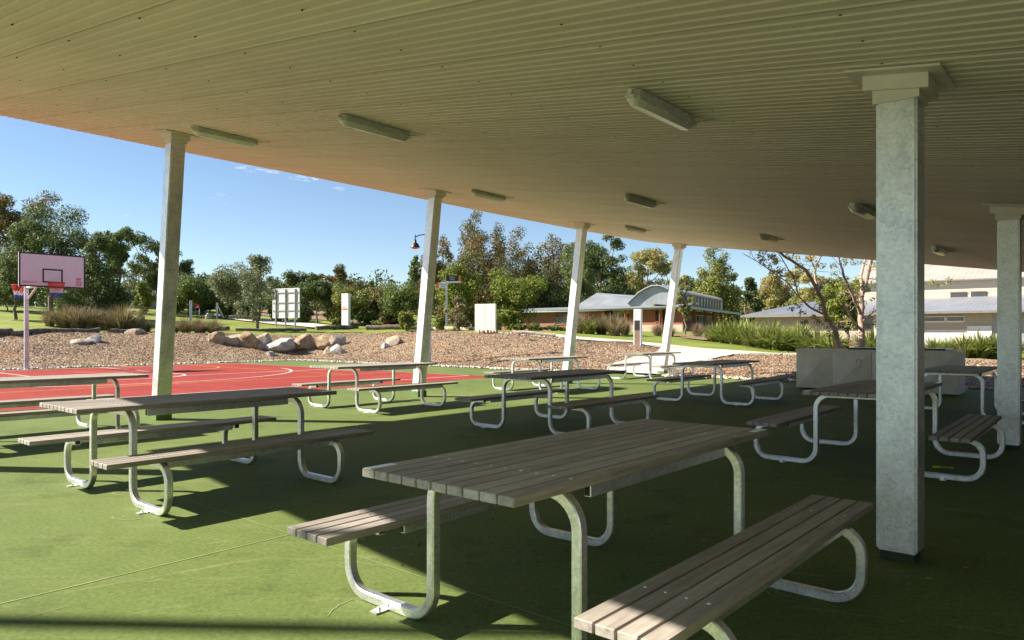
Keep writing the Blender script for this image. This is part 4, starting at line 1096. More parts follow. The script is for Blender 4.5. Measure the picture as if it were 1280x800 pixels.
TREES = [
 ('euc', 'gum_tree', 'tall brown tipped gum tree at the far left edge', 12, 245, 124, 60, 'brown', 11000, .2),
 ('round', 'dense_tree', 'tall dense dark green tree directly behind the backboard', 64, 245, 112, 50, 'dark', 16000, .08),
 ('round', 'dense_tree', 'leafy green tree low at the left edge behind the basketball pole', 20, 300, 70, 44, 'dark', 5500, .06),
 ('cone', 'she_oak', 'feathery green she-oak right of the backboard', 121, 292, 80, 46, 'dark', 12000, .04),
 ('euc', 'gum_tree', 'slender blue green gum tree with a rounded head right of the backboard', 146, 274, 56, 62, 'mid', 7500, .3),
 ('euc', 'gum_tree', 'dark gum tree just left of the left leaning post', 184, 297, 76, 66, 'dark', 5000, .2),
 ('euc', 'gum_tree', 'dark gum tree showing right of the left leaning post top', 214, 308, 64, 64, 'dark', 4200, .15),
 ('round', 'dense_tree', 'rounded mid green tree right of the left leaning post', 236, 334, 72, 58, 'mid', 5500, .08),
 ('bush', 'lime_shrub', 'bright lime shrub just left of the left leaning post', 179, 343, 24, 44, 'lime', 2600, .0),
 ('round', 'dense_tree', 'grey green rounded tree left of the notice board', 297, 319, 84, 56, 'grey', 6500, .1),
 ('wisp', 'twiggy_tree', 'sparse twiggy grey tree in front of the rounded grey green one', 322, 318, 66, 46, 'grey', 3000, .12),
 ('bush', 'lime_shrub', 'low lime shrub beside the white braced post', 283, 376, 22, 58, 'lime', 1800, .0),
 ('euc', 'gum_tree', 'thin pale gum behind the notice board', 370, 343, 36, 74, 'grey', 3200, .2),
 ('round', 'dense_tree', 'dark round headed tree on a thin trunk right of the notice board', 397, 346, 56, 54, 'dark', 6000, .3),
 ('euc', 'gum_tree', 'distant flat topped gum above the white pillar sign', 417, 330, 52, 118, 'brown', 4200, .35),
 ('round', 'dense_tree', 'small distant round tree on the skyline', 462, 343, 24, 120, 'mid', 2600, .1),
 ('bush', 'orchard_tree', 'low light green tree right behind the pillar sign', 437, 352, 60, 53, 'olive', 5200, .0),
 ('bush', 'orchard_tree', 'brownish low tree on the lawn right of the pillar sign', 474, 352, 52, 55, 'brown', 4200, .0),
 ('bush', 'orchard_tree', 'green low tree left of the second leaning post', 502, 349, 56, 52, 'mid', 4600, .0),
 ('cone', 'she_oak', 'dark she-oak peeping out left of the second leaning post', 520, 318, 38, 70, 'mid', 4000, .05),
 ('bush', 'round_shrub', 'olive rounded shrub at the foot of the second leaning post', 509, 388, 27, 46, 'olive', 2400, .0),
 ('bush', 'round_shrub', 'dark olive rounded shrub between the second leaning post and the fingerpost', 549, 394, 19, 44, 'olive', 2000, .0),
 ('oak', 'she_oak', 'tallest rusty she-oak above the fingerpost', 592, 258, 112, 58, 'brown', 11000, .08),
 ('oak', 'she_oak', 'rusty brown she-oak between second leaning post and tallest she-oak', 556, 290, 74, 62, 'rust', 6500, .08),
 ('wisp', 'twiggy_tree', 'bare grey twiggy shrub behind the fingerpost', 573, 372, 40, 43, 'tanolive', 1500, .02),
 ('round', 'lime_tree', 'bright lime tree behind the fingerpost', 570, 326, 66, 50, 'lime', 6000, .15),
 ('round', 'lime_tree', 'broad bright lime tree right of the white wall panel', 638, 331, 92, 50, 'lime', 9000, .05),
 ('bush', 'lime_shrub', 'small lime shrub below the broad lime tree', 636, 383, 40, 47, 'lime', 2600, .0),
 ('oak', 'she_oak', 'rusty tipped she-oak behind the broad lime tree', 648, 281, 96, 88, 'rust', 7000, .08),
 ('oak', 'she_oak', 'dark rusty she-oak just left of the third leaning post', 690, 286, 92, 92, 'rust', 7500, .08),
 ('oak', 'she_oak', 'green she-oak filling in behind the third leaning post', 722, 296, 72, 84, 'mid', 5500, .08),
 ('euc', 'gum_tree', 'dark green gum right of the third leaning post', 752, 288, 78, 100, 'dark', 6500, .15),
 ('euc', 'gum_tree', 'golden green round headed gum above the vaulted roof', 803, 300, 70, 104, 'gum', 6000, .3),
 ('round', 'dense_tree', 'dark low trees mass behind the brick building left part', 770, 334, 70, 98, 'dark', 5500, .0),
 ('round', 'lime_tree', 'yellow green tree peeping above the vaulted roof', 806, 352, 36, 92, 'lime', 2600, .0),
 ('oak', 'she_oak', 'tall broad she-oak right of the last leaning post', 893, 302, 92, 112, 'olive', 9500, .06),
 ('wisp', 'street_tree', 'slim leafy young tree right of the last leaning post', 857, 345, 30, 52, 'gum', 2800, .22),
 ('euc', 'gum_tree', 'dark jagged gum right of the broad she-oak', 934, 338, 48, 120, 'dark', 4800, .1),
 ('euc', 'gum_tree', 'golden green gum behind the grey hipped roof', 982, 334, 72, 108, 'gum', 7500, .08),
 ('euc', 'gum_tree', 'pale gum filling the gap left of the near upright post', 1028, 340, 64, 100, 'gum', 6000, .08),
 ('round', 'lime_tree', 'bright green leafy tree behind the branched gum trunks', 1058, 334, 66, 34, 'lime', 5500, .12),
 ('round', 'dense_tree', 'olive low tree on the skyline left of the tall broad she-oak', 846, 330, 40, 118, 'olive', 4000, .0),
 ('round', 'dense_tree', 'dark tree filling behind the backboard left edge', 40, 322, 96, 72, 'dark', 4200, .0),
 ('round', 'dense_tree', 'dark tree low behind the feathery green she-oak', 104, 338, 84, 78, 'dark', 4200, .0),
 ('euc', 'gum_tree', 'olive brown gum low behind the left leaning post', 196, 336, 80, 84, 'brown', 4200, .0),
 ('round', 'dense_tree', 'distant dark tree above the white braced post', 262, 342, 66, 66, 'dark', 4200, .0),
 ('round', 'dense_tree', 'distant green tree behind the notice board', 345, 345, 66, 66, 'mid', 4200, .0),
 ('euc', 'gum_tree', 'distant gum between notice board and round headed tree', 382, 338, 60, 74, 'dark', 4200, .0),
 ('round', 'dense_tree', 'distant dark tree behind the orchard tree by the pillar sign', 420, 350, 66, 62, 'dark', 4200, .0),
 ('round', 'dense_tree', 'distant olive brown tree behind the brownish low tree', 455, 348, 60, 66, 'brown', 4200, .0),
 ('oak', 'she_oak', 'distant green she-oak hidden largely by the second leaning post', 534, 318, 60, 92, 'mid', 4200, .0),
 ('oak', 'she_oak', 'olive brown she-oak right of the tallest she-oak', 620, 286, 92, 84, 'brown', 4200, .0),
 ('round', 'dense_tree', 'dark tree filling above the mounded shrubs', 672, 316, 86, 90, 'dark', 4200, .0),
 ('oak', 'she_oak', 'olive she-oak just behind the third leaning post', 706, 300, 70, 96, 'brown', 4200, .0),
 ('euc', 'gum_tree', 'dark gum above the skillion roof', 738, 300, 66, 112, 'dark', 4200, .0),
 ('round', 'dense_tree', 'mid green tree behind the vaulted roof', 780, 318, 66, 118, 'mid', 4200, .0),
 ('euc', 'gum_tree', 'pale gum left of the last leaning post', 832, 320, 60, 122, 'gum', 4200, .0),
 ('round', 'dense_tree', 'dark tree behind the clerestory', 868, 334, 56, 125, 'dark', 4200, .0),
 ('euc', 'gum_tree', 'golden gum between broad she-oak and hipped roof', 955, 346, 66, 122, 'gum', 4200, .0),
 ('round', 'dense_tree', 'olive tree on the skyline above the hipped roof', 1012, 352, 66, 118, 'olive', 4200, .0),
 ('round', 'dense_tree', 'leafy tree in the lower left corner behind the court', 10, 345, 70, 52, 'mid', 4200, .0),
 ('bush', 'round_shrub', 'low green shrub behind the left post of the notice board', 352, 383, 34, 55, 'mid', 2200, .0),
 ('bush', 'round_shrub', 'low dark shrub behind the right side of the notice board', 378, 382, 30, 55, 'dark', 2200, .0),
 ('bush', 'round_shrub', 'low olive shrub left of the white pillar sign', 418, 384, 34, 54, 'olive', 2200, .0),
 ('bush', 'round_shrub', 'low green shrub right of the white pillar sign', 455, 386, 36, 53, 'mid', 2200, .0),
 ('bush', 'round_shrub', 'low brownish shrub near the thick dark log', 484, 388, 34, 52, 'brown', 2200, .0),
 ('bush', 'round_shrub', 'low dark shrub right of the white braced post', 305, 378, 40, 57, 'dark', 2200, .0),
 ('bush', 'round_shrub', 'low dark shrub behind the dark red sign', 252, 372, 34, 62, 'dark', 2200, .0),
 ('bush', 'round_shrub', 'low green shrub behind the left leaning post', 218, 368, 40, 58, 'mid', 2200, .0),
 ('bush', 'round_shrub', 'low olive shrub behind the tall tan grasses', 140, 374, 50, 52, 'olive', 2200, .0),
 ('bush', 'round_shrub', 'low dark shrub under the backboard', 95, 372, 50, 50, 'dark', 2200, .0),
]
for i, (kind, nm, lab, px, top, w, Y, leaf, n, bf) in enumerate(TREES):
    tree(kind, nm, lab, px, top, w, Y, leaf, 100+i, n, bf)
# the far wood: one mass on the skyline
rng = np.random.default_rng(77); cs = []; rs = []
for i in range(300):
    px = rng.uniform(-300, 1500); Y = rng.uniform(135, 175); x = (px-640)/F*Y
    hgt = rng.uniform(5, 9.5)
    for z in np.linspace(-.5, hgt, 6):
        cs.append((x+rng.normal()*1.2, Y+rng.normal()*1.5, terr(x, Y)+z)); rs.append(rng.uniform(1.8, 3.2))
me = leaves(rng, cs, rs, 200000, .7, .5, L['dark']); o = link('distant_wood', me); tag(o, kind='stuff')

# grasses: blades bent outward
def clump_mesh(name, seed, n, H_, spread, width, mat, stiff=.5):
    rng = np.random.default_rng(seed); v = []; 
    for i in range(n):
        a = rng.uniform(0, 6.283); lean = abs(rng.normal(0, spread)); h = H_*rng.uniform(.4, 1.1); r0 = rng.uniform(0, .22)*H_
        b = np.array([math.cos(a)*r0, math.sin(a)*r0, 0]); d = np.array([math.cos(a), math.sin(a), 0]); s = np.array([-math.sin(a), math.cos(a), 0])
        ts = [0, .35, .7, 1.0]; P_ = [b + d*(lean*h*(t**1.6)) + np.array([0, 0, h*(t - (1-stiff)*.55*lean*t**2.4)]) for t in ts]
        W_ = [width*.5, width*.5, width*.34, width*.05]
        for j in range(3):
            v += [P_[j]-s*W_[j], P_[j]+s*W_[j], P_[j+1]+s*W_[j+1], P_[j+1]-s*W_[j+1]]
    me = fast_mesh(name, np.array(v), n*3, 4, mat); return me
TAN = [clump_mesh('blades', 10+i, 620, 1.0, .62, .018, L['tan' if i % 2 == 0 else 'tanolive']) for i in range(4)]
STR = [clump_mesh('blades', 30+i, 330, 1.0, .75, .045, L['strap'], .3) for i in range(4)]
def clump(px, py, h_px, w_sc, meshes, i, name, label, cat, group, Y=None):
    g = ground_at(px, Y) if Y else hit(px, py)
    k = g.y/F; s = h_px*k/.9
    r = thing(name, label, cat, g - Vector((0, 0, .03)), i*1.7, group)
    o = link('blades', meshes[i % len(meshes)], r); o.scale = (s*w_sc, s*w_sc, s)
G1 = 'tan ornamental grasses on the left bank'
for i, (px, py, h_, lab) in enumerate([(62, 414, 30, 'leftmost tan ornamental grass clump under the dense tree'), (80, 414, 33, 'tan grass clump right of the leftmost clump'), (98, 414, 35, 'tan grass clump directly below the right end of the backboard'),
        (116, 413.5, 36, 'tan grass clump at the foot of the feathery she-oak'), (134, 413, 36, 'tall pale tan grass clump under the small far roof'), (152, 412, 38, 'tallest tan grass clump beside the lime shrub'),
        (168, 413, 22, 'olive grass clump just left of the left leaning post'), (182, 413, 22, 'short grass clump touching the left leaning post'),
        (216, 412, 24, 'olive tan grass clump just right of the left leaning post'), (232, 412, 26, 'brown grass clump in front of the white marker post'), (250, 411, 26, 'brown grass clump below the small dark red sign'), (268, 411, 25, 'dark rounded brown grass clump nearest the gravel path')]):
    clump(px, py, h_*(.68 + .16*((i*7) % 4)/3), .95 + .2*(i % 3), TAN, i, 'ornamental_grass', lab, 'grass clump', G1, Y=40.5)
G2 = 'tan tufts by the brick building'
for i, (px, Y, h_, lab) in enumerate([(722, 43, 26, 'tan grass tuft right behind the third leaning post'), (752, 43, 24, 'pale tan grass tuft left of the totem sign, beside the green tuft'), (768, 42, 27, 'large pale tan grass tuft in front of the verandah'), (780, 44, 22, 'tan tuft closest to the totem sign on its left'),
        (822, 45, 16, 'small tan tuft between totem sign and last leaning post'), (838, 46, 14, 'small brown tuft touching the last leaning post'), (872, 47, 18, 'grey tan tuft right of the slim young tree'), (888, 47, 17, 'tan tuft at the left end of the strap leaf shrubs')]):
    clump(px, 0, h_, 1.0, TAN, i, 'ornamental_grass', lab, 'grass clump', G2, Y=Y)
clump(737, 0, 20, 1.2, STR, 1, 'green_tuft', 'bushy green tuft between tan tufts near the third leaning post', 'plant', None, Y=42.5)
G3 = 'strap leaf shrubs along the right path'
SL = [(894, 42, 22), (908, 40, 27), (922, 39, 30), (938, 38, 28), (955, 37, 27), (972, 36, 32), (988, 36, 30), (1004, 35, 26), (1022, 34, 30), (1042, 33, 30), (1090, 32, 34), (930, 44, 28), (965, 43, 28), (1000, 42, 28)]
WH = ['leftmost strap leaf shrub in the row along the lawn strip', 'strap leaf shrub second from the left of the front row', 'strap leaf shrub below the end of the brick verandah', 'strap leaf shrub where the brick and grey roofs meet', 'strap leaf shrub below the left end of the grey hipped roof', 'tallest arching strap leaf shrub of the front row',
      'strap leaf shrub left of the steel barbecue bench', 'strap leaf shrub at the left corner of the barbecue bench', 'strap leaf shrub behind the barbecue bench left part', 'strap leaf shrub behind the leaning gum trunk', 'strap leaf shrub half hidden by the near upright post', 'rear strap leaf shrub against the brick wing', 'rear strap leaf shrub under the grey hipped roof', 'rear strap leaf shrub behind the barbecue corner']
for i, ((px, Y, h_), lab) in enumerate(zip(SL, WH)):
    clump(px, 0, h_, 1.25, STR, i, 'strap_leaf_shrub', lab, 'shrub', G3, Y=Y)
G4 = 'strap leaf shrubs below the cream building'
for i, (px, Y, h_, lab) in enumerate([(1168, 30, 26, 'strap leaf shrub just right of the near upright post'), (1186, 31, 24, 'strap leaf shrub above the right end of the barbecue bench'), (1206, 29, 30, 'strap leaf shrub in front of the white roller door'), (1224, 29, 32, 'tallest strap leaf shrub below the cream building'), (1242, 29, 30, 'strap leaf shrub beside the right upright post'), (1262, 29, 30, 'strap leaf shrub hidden behind the right upright post')]):
    clump(px, 0, h_, 1.2, STR, i+1, 'strap_leaf_shrub', lab, 'shrub', G4, Y=Y)
for i, (px, top, w, Y, lab) in enumerate([(648, 404, 40, 43, 'low olive mounded shrub below the white wall panel'), (668, 403, 34, 46, 'pale green mounded shrub in front of the brick wall'), (690, 406, 28, 46, 'small grey green mound left of the third leaning post'), (705, 409, 16, 46, 'tiny green mound touching the third leaning post')]):
    tree('bush', 'mounded_shrub', lab, px, top, w, Y, 'mound' if i else 'olive', 300+i, 3000, 0, group='mounded shrubs by the brick building', ln=.12, cat='shrub')

for i, (px, py, h_, lab) in enumerate([(594, 446, 4, 'tiny green weed on the mulch behind the middle tables'), (614, 451.5, 4, 'tiny green weed low on the mulch near the fallen branch'), (664, 426.5, 4, 'tiny green weed high on the mulch left of the third leaning post'), (62, 427, 4, 'tiny weed on the left bank beside the basketball pole'), (206, 441, 5, 'small weed on the mulch right of the left leaning post')]):
    clump(px, py, h_, 1.6, STR, i, 'weed', lab, 'weed', 'small weeds growing on the mulch')
# the two branched gum trunks behind the barbecue
def branch_tree(name, label, Y, limbs, leafspots, seed, n, base):
    g = ground_at(*base); root = tree_root(name, label, 'tree', g)
    pr = random.Random(seed); rng = np.random.default_rng(seed); mb = MB(); tips = []
    for pts, r0, r1, dy in limbs:
        w = []
        for i, (px, py) in enumerate(pts):
            yy = Y + dy*i/max(1, len(pts)-1); q = at(px, py, yy) - g; w.append(q)
        if pts[0][1] > 430: w[0].z = -.1
        fine = [];
        for a, b in zip(w, w[1:]):
            for t in (0, .34, .67): fine.append(a.lerp(b, t) + Vector((pr.uniform(-1, 1), pr.uniform(-1, 1), pr.uniform(-1, 1)))*r0*.25)
        fine.append(w[-1]); m = len(fine)
        mb.tube(fine, [r0+(r1-r0)*i/(m-1) for i in range(m)], 9)
        for i in range(3, m):
            if pr.random() < .75:
                d = Vector((pr.uniform(-1, 1), pr.uniform(-.8, .8), pr.uniform(-.2, 1))).normalized(); l = pr.uniform(.25, .75)
                e = fine[i]+d*l; limb(mb, pr, fine[i], e, max(.008, r1*.5), .004, .12, 4, 5); tips.append(e)
                for _ in range(2):
                    e2 = e + Vector((pr.uniform(-1, 1), pr.uniform(-1, 1), pr.uniform(-.5, .6))).normalized()*pr.uniform(.15, .4)
                    limb(mb, pr, e, e2, .005, .003, .1, 3, 4); tips.append(e2)
    mb.build('trunk', M['bark_pale'], root, sm=60)
    cs = [tuple(t) for t in tips if pr.random() < .5]; rs = [.13]*len(cs)
    for px, py, r in leafspots:
        for _ in range(3): 
            q = at(px+pr.uniform(-1, 1)*r, py+pr.uniform(-1, 1)*r*.6, Y+pr.uniform(-.5, .5))-g; cs.append(tuple(q)); rs.append(r*Y/F*.55)
    link('crown', leaves(rng, cs, rs, n, .085, .38, L['gum'], droop=.6), root)
zz = lambda x, y: (920+x/3.556, 300+y/3.556)
branch_tree('branched_gum', 'upright pinkish gum trunk with bare forks just left of the near upright post', 21.2,
    [([zz(560, 490), zz(558, 400), zz(553, 330), zz(560, 250), zz(590, 130), zz(612, 60), zz(625, -60)], .10, .04, .4), ([zz(553, 330), zz(520, 250), zz(480, 160), zz(458, 90), zz(440, -30)], .055, .02, -.6),
     ([zz(556, 400), zz(520, 360), zz(490, 300), zz(468, 285)], .045, .02, -.5), ([zz(565, 360), zz(610, 320), zz(660, 295)], .03, .012, .3), ([zz(560, 250), zz(556, 160), zz(580, 70), zz(560, -40)], .05, .02, .8)],
    [(1095, 350, 7), (1168, 355, 10), (1155, 320, 10), (1185, 352, 8), (1060, 395, 7), (1010, 300, 12)], 61, 1500, (1077, 21.2))
branch_tree('branched_gum', 'leaning pale gum trunk with wide bare branches above the barbecue bench', 20.6,
    [([zz(490, 492), zz(440, 400), zz(400, 335), zz(372, 240), zz(310, 130), zz(215, 75), zz(120, -20)], .085, .025, -.6), ([zz(400, 335), zz(330, 300), zz(280, 255), zz(262, 180), zz(190, 60)], .035, .012, -.4),
     ([zz(372, 240), zz(352, 170), zz(352, 120), zz(380, 70), zz(390, -30)], .04, .015, .5), ([zz(352, 130), zz(320, 60), zz(300, -20)], .025, .01, .2), ([zz(280, 255), zz(230, 190), zz(120, 110), zz(30, 60)], .022, .008, -.3)],
    [(945, 325, 9), (962, 318, 9), (975, 330, 9), (990, 322, 10), (985, 372, 10), (998, 385, 10), (1012, 398, 9), (1028, 405, 10), (1005, 415, 8), (1040, 415, 8), (968, 345, 7), (1020, 318, 9)], 62, 2600, (1058, 20.6))

# ------------------------------------------------------------------ brick building
K = Vector((15.6, 65)); Lf = Vector((-1.5, 80.2)); Rt = Vector((27.0, 86.0))
zg = 1.0
bk = thing('brick_building', 'low red brick building with verandah, grey metal roof and vaulted clerestory', 'building', (0, 0, 0))
dl = (K-Lf).normalized(); nl = Vector((-dl.y, dl.x))     # away from the viewer
dr = (Rt-K).normalized(); nr = Vector((-dr.y, dr.x))
if nl.y < 0: nl = -nl
if nr.y < 0: nr = -nr
ez = 3.84
def on_l(t, back=0): return Lf.lerp(K, t) + nl*back
def on_r(t, back=0): return K.lerp(Rt, t) + nr*back
mb = MB(); mb.wall(on_l(0, 0.5), on_l(.60, 0.5), zg-.5, ez-.1, .25); mb.build('wall', M['brick_pale'], bk)['label'] = 'pink brown brick wall'
mb = MB(); mb.wall(on_l(.60, 2.2), on_l(.735, 2.2), zg-.5, ez-.1, .25); mb.build('wall', M['taupe'], bk)
mb = MB(); mb.wall(on_l(.735, 0.5), on_l(.985, 0.5), zg+1.15, ez-.1, .25); mb.build('wall', M['brick'], bk)['label'] = 'red brick upper wall'
mb = MB(); mb.wall(on_l(.735, .47), on_l(.985, .47), zg-.5, zg+1.149, .3); mb.build('wall', M['brick_cream'], bk)['label'] = 'cream block lower wall'
mb = MB(); mb.wall(on_r(.03, 2.2), on_r(1, 2.2), zg-.5, ez-.1, .25); mb.build('wall', M['brick'], bk)
def win(pa, pb, z0, z1, nn, panes=2):
    d = (pb-pa).normalized(); mb = MB(); q = -nn*.05
    mb.wall(pa+q, pb+q, z0, z1, .04 if nn.dot(Vector((-d.y, d.x))) > 0 else -.04); f = mb.build('window', M['glass'], bk)
    mb = MB(); q2 = -nn*.08; th = .025 if nn.dot(Vector((-d.y, d.x))) > 0 else -.025
    wd = (pb-pa).length
    for i in range(panes+1):
        c = pa.lerp(pb, i/panes) + q2; mb.wall(c-d*.035, c+d*.035, z0, z1, th)
    mb.wall(pa+q2, pb+q2, z1, z1+.06, th); mb.wall(pa+q2, pb+q2, z0-.06, z0, th)
    mb.build('frame', M['timber_red'] if panes < 5 else M['white'], f)
win(on_l(.335, .5), on_l(.425, .5), zg+1.3, zg+2.3, nl, 2)
win(on_l(.86, .5), on_l(.91, .5), zg+1.45, zg+2.45, nl, 1)
win(on_l(.625, 2.2), on_l(.72, 2.2), zg+.4, zg+2.2, nl, 2)
win(on_r(.16, 2.2), on_r(.34, 2.2), zg+.1, zg+2.3, nr, 5)
win(on_r(.55, 2.2), on_r(.9, 2.2), zg+.8, zg+2.3, nr, 6)
for t in (.20, .55, .62, .735, .90): 
    mb = MB(); p = on_l(t, -.15); mb.box((p.x-.1, p.y-.1, zg-.5), (p.x+.1, p.y+.1, ez-.05)); mb.build('verandah_post', M['timber_red'], bk)
for t in (.06, .22, .40, .56, .72, .88):
    mb = MB(); p = on_r(t, .35); mb.box((p.x-.1, p.y-.1, zg-.5), (p.x+.1, p.y+.1, ez-.05)); mb.build('verandah_post', M['timber_red'], bk)
fas = m_plain('pale_green_gutter', (.30, .35, .32), .5)
seam_l = m_metal_roof('grey_seamed_roof', (.29, .31, .33), (dl.x, dl.y)); seam_r = m_metal_roof('grey_seamed_wing_roof', (.29, .31, .33), (dr.x, dr.y))
def slope(name, a, b, c, d, mat, th=.1):
    mb = MB(); pts = [Vector(p) for p in (a, b, c, d)]
    nrm = (pts[1]-pts[0]).cross(pts[2]-pts[0])
    if nrm.z < 0: pts.reverse()
    mb.plate(pts, th); return mb.build(name, mat, bk)
v3d = lambda p, z: (p.x, p.y, z)
slope('roof', v3d(on_l(0, -.4), ez), v3d(on_l(1.0, -.4)+dr*-.3, ez), v3d(on_l(1, 3.0), ez+.35), v3d(on_l(0, 3.0), ez+.35), seam_l)
slope('roof', v3d(on_l(.385, 2.2), ez+.3), v3d(on_l(.90, 2.2), ez+.3), v3d(on_l(.80, 6.5), ez+1.1), v3d(on_l(.385, 6.5), ez+2.0), seam_l)
mb = MB(); mb.wall(on_l(0, -.45), on_l(1.0, -.45), ez-.26, ez-.02, .06); mb.build('gutter', fas, bk)
slope('roof', v3d(on_r(-.01, -.4), ez+.002), v3d(on_r(1.02, -.4), ez+.002), v3d(on_r(1.02, 3.4), ez+.4), v3d(on_r(0, 3.4), ez+.4), seam_r)
mb = MB(); mb.wall(on_r(-.012, -.45), on_r(1.02, -.45), ez-.25, ez-.015, .06); mb.build('gutter', fas, bk)
# vaulted clerestory running along the wing
ga = Vector((at(785, 380, 69.5)[0], 69.5)); gb = Vector((at(836, 380, 67.6)[0], 67.6)); arcz = [(0, 4.15), (.12, 4.6), (.28, 5.15), (.45, 5.55), (.62, 5.8), (.8, 5.78), (.92, 5.6), (1.0, 5.42)]
runv = Vector((26.3, 89.2)) - gb
mb = MB(); front = [Vector((*ga.lerp(gb, t), z)) for t, z in arcz]; poly = [Vector((*ga, ez+.1))] + front + [Vector((*gb, ez+.1))]
mb.plate([poly[i] for i in range(len(poly))][::-1], .12)
gw = m_metal_roof('silver_seamed_gable', (.34, .355, .36), tuple((gb-ga).normalized()), .5)
mb.build('gable', gw, bk)
mb = MB(); r3 = Vector((*runv, 0)); fwd = r3.normalized()*-.35
outer = [p + Vector((0, 0, .06)) for p in front]; n = len(outer)
mb.add([p+fwd for p in outer] + [p+r3 for p in outer], [(i, i+1, n+i+1, n+i) for i in range(n-1)])
mb.add([p+fwd+Vector((0, 0, .1)) for p in outer] + [p+r3+Vector((0, 0, .1)) for p in outer], [(i, n+i, n+i+1, i+1) for i in range(n-1)])
mb.add([p+fwd for p in outer] + [p+fwd+Vector((0, 0, .1)) for p in outer], [(i, n+i, n+i+1, i+1) for i in range(n-1)])
mb.add([outer[-1]+fwd, outer[-1]+fwd+Vector((0, 0, .1)), outer[-1]+r3+Vector((0, 0, .1)), outer[-1]+r3], [(0, 1, 2, 3)])
mb.build('vault_roof', m_metal_roof('pale_vault_roof', (.44, .45, .46), tuple(runv.normalized()), .5), bk)
mb = MB(); mb.wall(gb, gb+runv, ez+.05, 5.45, .2); mb.build('wall', M['grey'], bk)
mb = MB(); rd = runv.normalized(); rn = Vector((rd.y, -rd.x)); 
mb.wall(gb+runv*.10+rn*.06, gb+runv*.93+rn*.06, ez+.5, 5.2, .03); cw = mb.build('window', M['glass'], bk)
for i in range(15):
    mb = MB(); c = gb + runv*(.10+.83*i/14) + rn*.14; mb.wall(c-rd*.09, c+rd*.09, ez+.48, 5.22, .07)
    mb.build('mullion', M['offwhite'], cw)
mb = MB(); mb.wall(gb+runv*.08+rn*.15, gb+runv*.95+rn*.15, 5.22, 5.36, .08); mb.wall(gb+runv*.08+rn*.15, gb+runv*.95+rn*.15, ez+.38, ez+.48, .08); mb.build('frame', M['timber_red'], cw)
mb = MB(); c = on_l(.83, 5.2); mb.box((c.x-1.2, c.y-.6, ez+.9), (c.x+1.3, c.y+.6, ez+1.35)); mb.build('air_conditioner', M['grey'], bk)

# grey hipped roof building
hb_ = thing('hipped_building', 'long taupe building under a slate grey hipped roof, right of the brick one', 'building', (0, 0, 0))
a = at(926, 392, 64); a2 = Vector(a[:2]); b2 = a2 + U*11.0; d = (b2-a2).normalized(); n_ = Vector((-d.y, d.x))
ze = 2.95; hr = m_metal_roof('slate_grey_roof', (.20, .215, .25), tuple(d), .3)
mb = MB(); mb.wall(a2+d*.9+n_*.9, b2+n_*.9, .2, ze-.02, .25); mb.build('wall', M['taupe'], hb_)
mb = MB(); r1, r2 = a2+d*4.6+n_*3.6, b2-d*1.5+n_*3.6; zr = 4.15
E1, E2, E3, E4 = Vector((*a2, ze)), Vector((*b2, ze)), Vector((*(b2+n_*7), ze)), Vector((*(a2+n_*7), ze)); R1, R2 = Vector((*r1, zr)), Vector((*r2, zr))
mb.add([E1, E2, E3, E4, R1, R2], [(0, 1, 5, 4), (0, 4, 3), (3, 4, 5, 2), (1, 2, 5), (0, 3, 2, 1)])
rf = mb.build('roof', hr, hb_)
mb = MB(); mb.wall(a2-n_*.06, b2-n_*.06, ze-.2, ze+.03, .055); mb.build('gutter', M['fascia'], hb_)
mb = MB(); mb.wall(a2+d*8+n_*.85, a2+d*11+n_*.85, 1.7, 2.6, .04); w_ = mb.build('window', M['glass'], hb_)
mb = MB(); mb.box((a2.x+.55, a2.y+.1, .2), (a2.x+.7, a2.y+.25, ze-.1)); mb.build('post', M['cream'], hb_)

# cream two storey building on the right
cb_ = thing('cream_building', 'cream two storey building with grey lower roof and white roller door', 'building', (0, 0, 0))
Yc = 50.0
cb0 = Vector(((1160-640)/F*Yc, Yc))
def cp(px, dy=0):
    o = cb0 + V*dy; k_ = (px-640)/F; s_ = (k_*o.y - o.x)/(U.x - k_*U.y); return o + U*s_
zc = lambda py, dy=0: CH + (HZ-py)/F*(Yc+dy*V.y)
lo, hi_ = 1092, 1330
mb = MB(); mb.wall(cp(lo), cp(1210), zc(412), zc(389), .3); mb.wall(cp(1210), cp(1240), zc(412), zc(389)+.0, .3); mb.build('wall', M['taupe'], cb_)
mb = MB(); mb.wall(cp(lo)-V*.04, cp(1240)-V*.04, -.2, zc(412)-.002, .34); mb.build('wall', M['offwhite'], cb_)['label'] = 'white lower wall'
mb = MB(); mb.wall(cp(1211)-V*.10, cp(1238)-V*.10, -.1, zc(408.5), .05); rd_ = mb.build('roller_door', M['white'], cb_)
mb = MB()
for i in range(14):
    z = i*.115; mb.wall(cp(1211)-V*.115, cp(1238)-V*.115, z, z+.09, .014)
mb.build('slat', M['white'], rd_)
mb = MB(); mb.wall(cp(1209)-V*.13, cp(1211)-V*.13, -.1, zc(407.5), .1); mb.wall(cp(1238)-V*.13, cp(1240)-V*.13, -.1, zc(407.5), .1); mb.wall(cp(1209)-V*.131, cp(1240)-V*.131, zc(408.5), zc(407.5), .1); mb.build('door_frame', M['offwhite'], cb_)
mb = MB(); mb.wall(cp(1240), cp(hi_), -.2, zc(389), .3); mb.build('wall', M['grey'], cb_)['label'] = 'dark grey recessed wall'
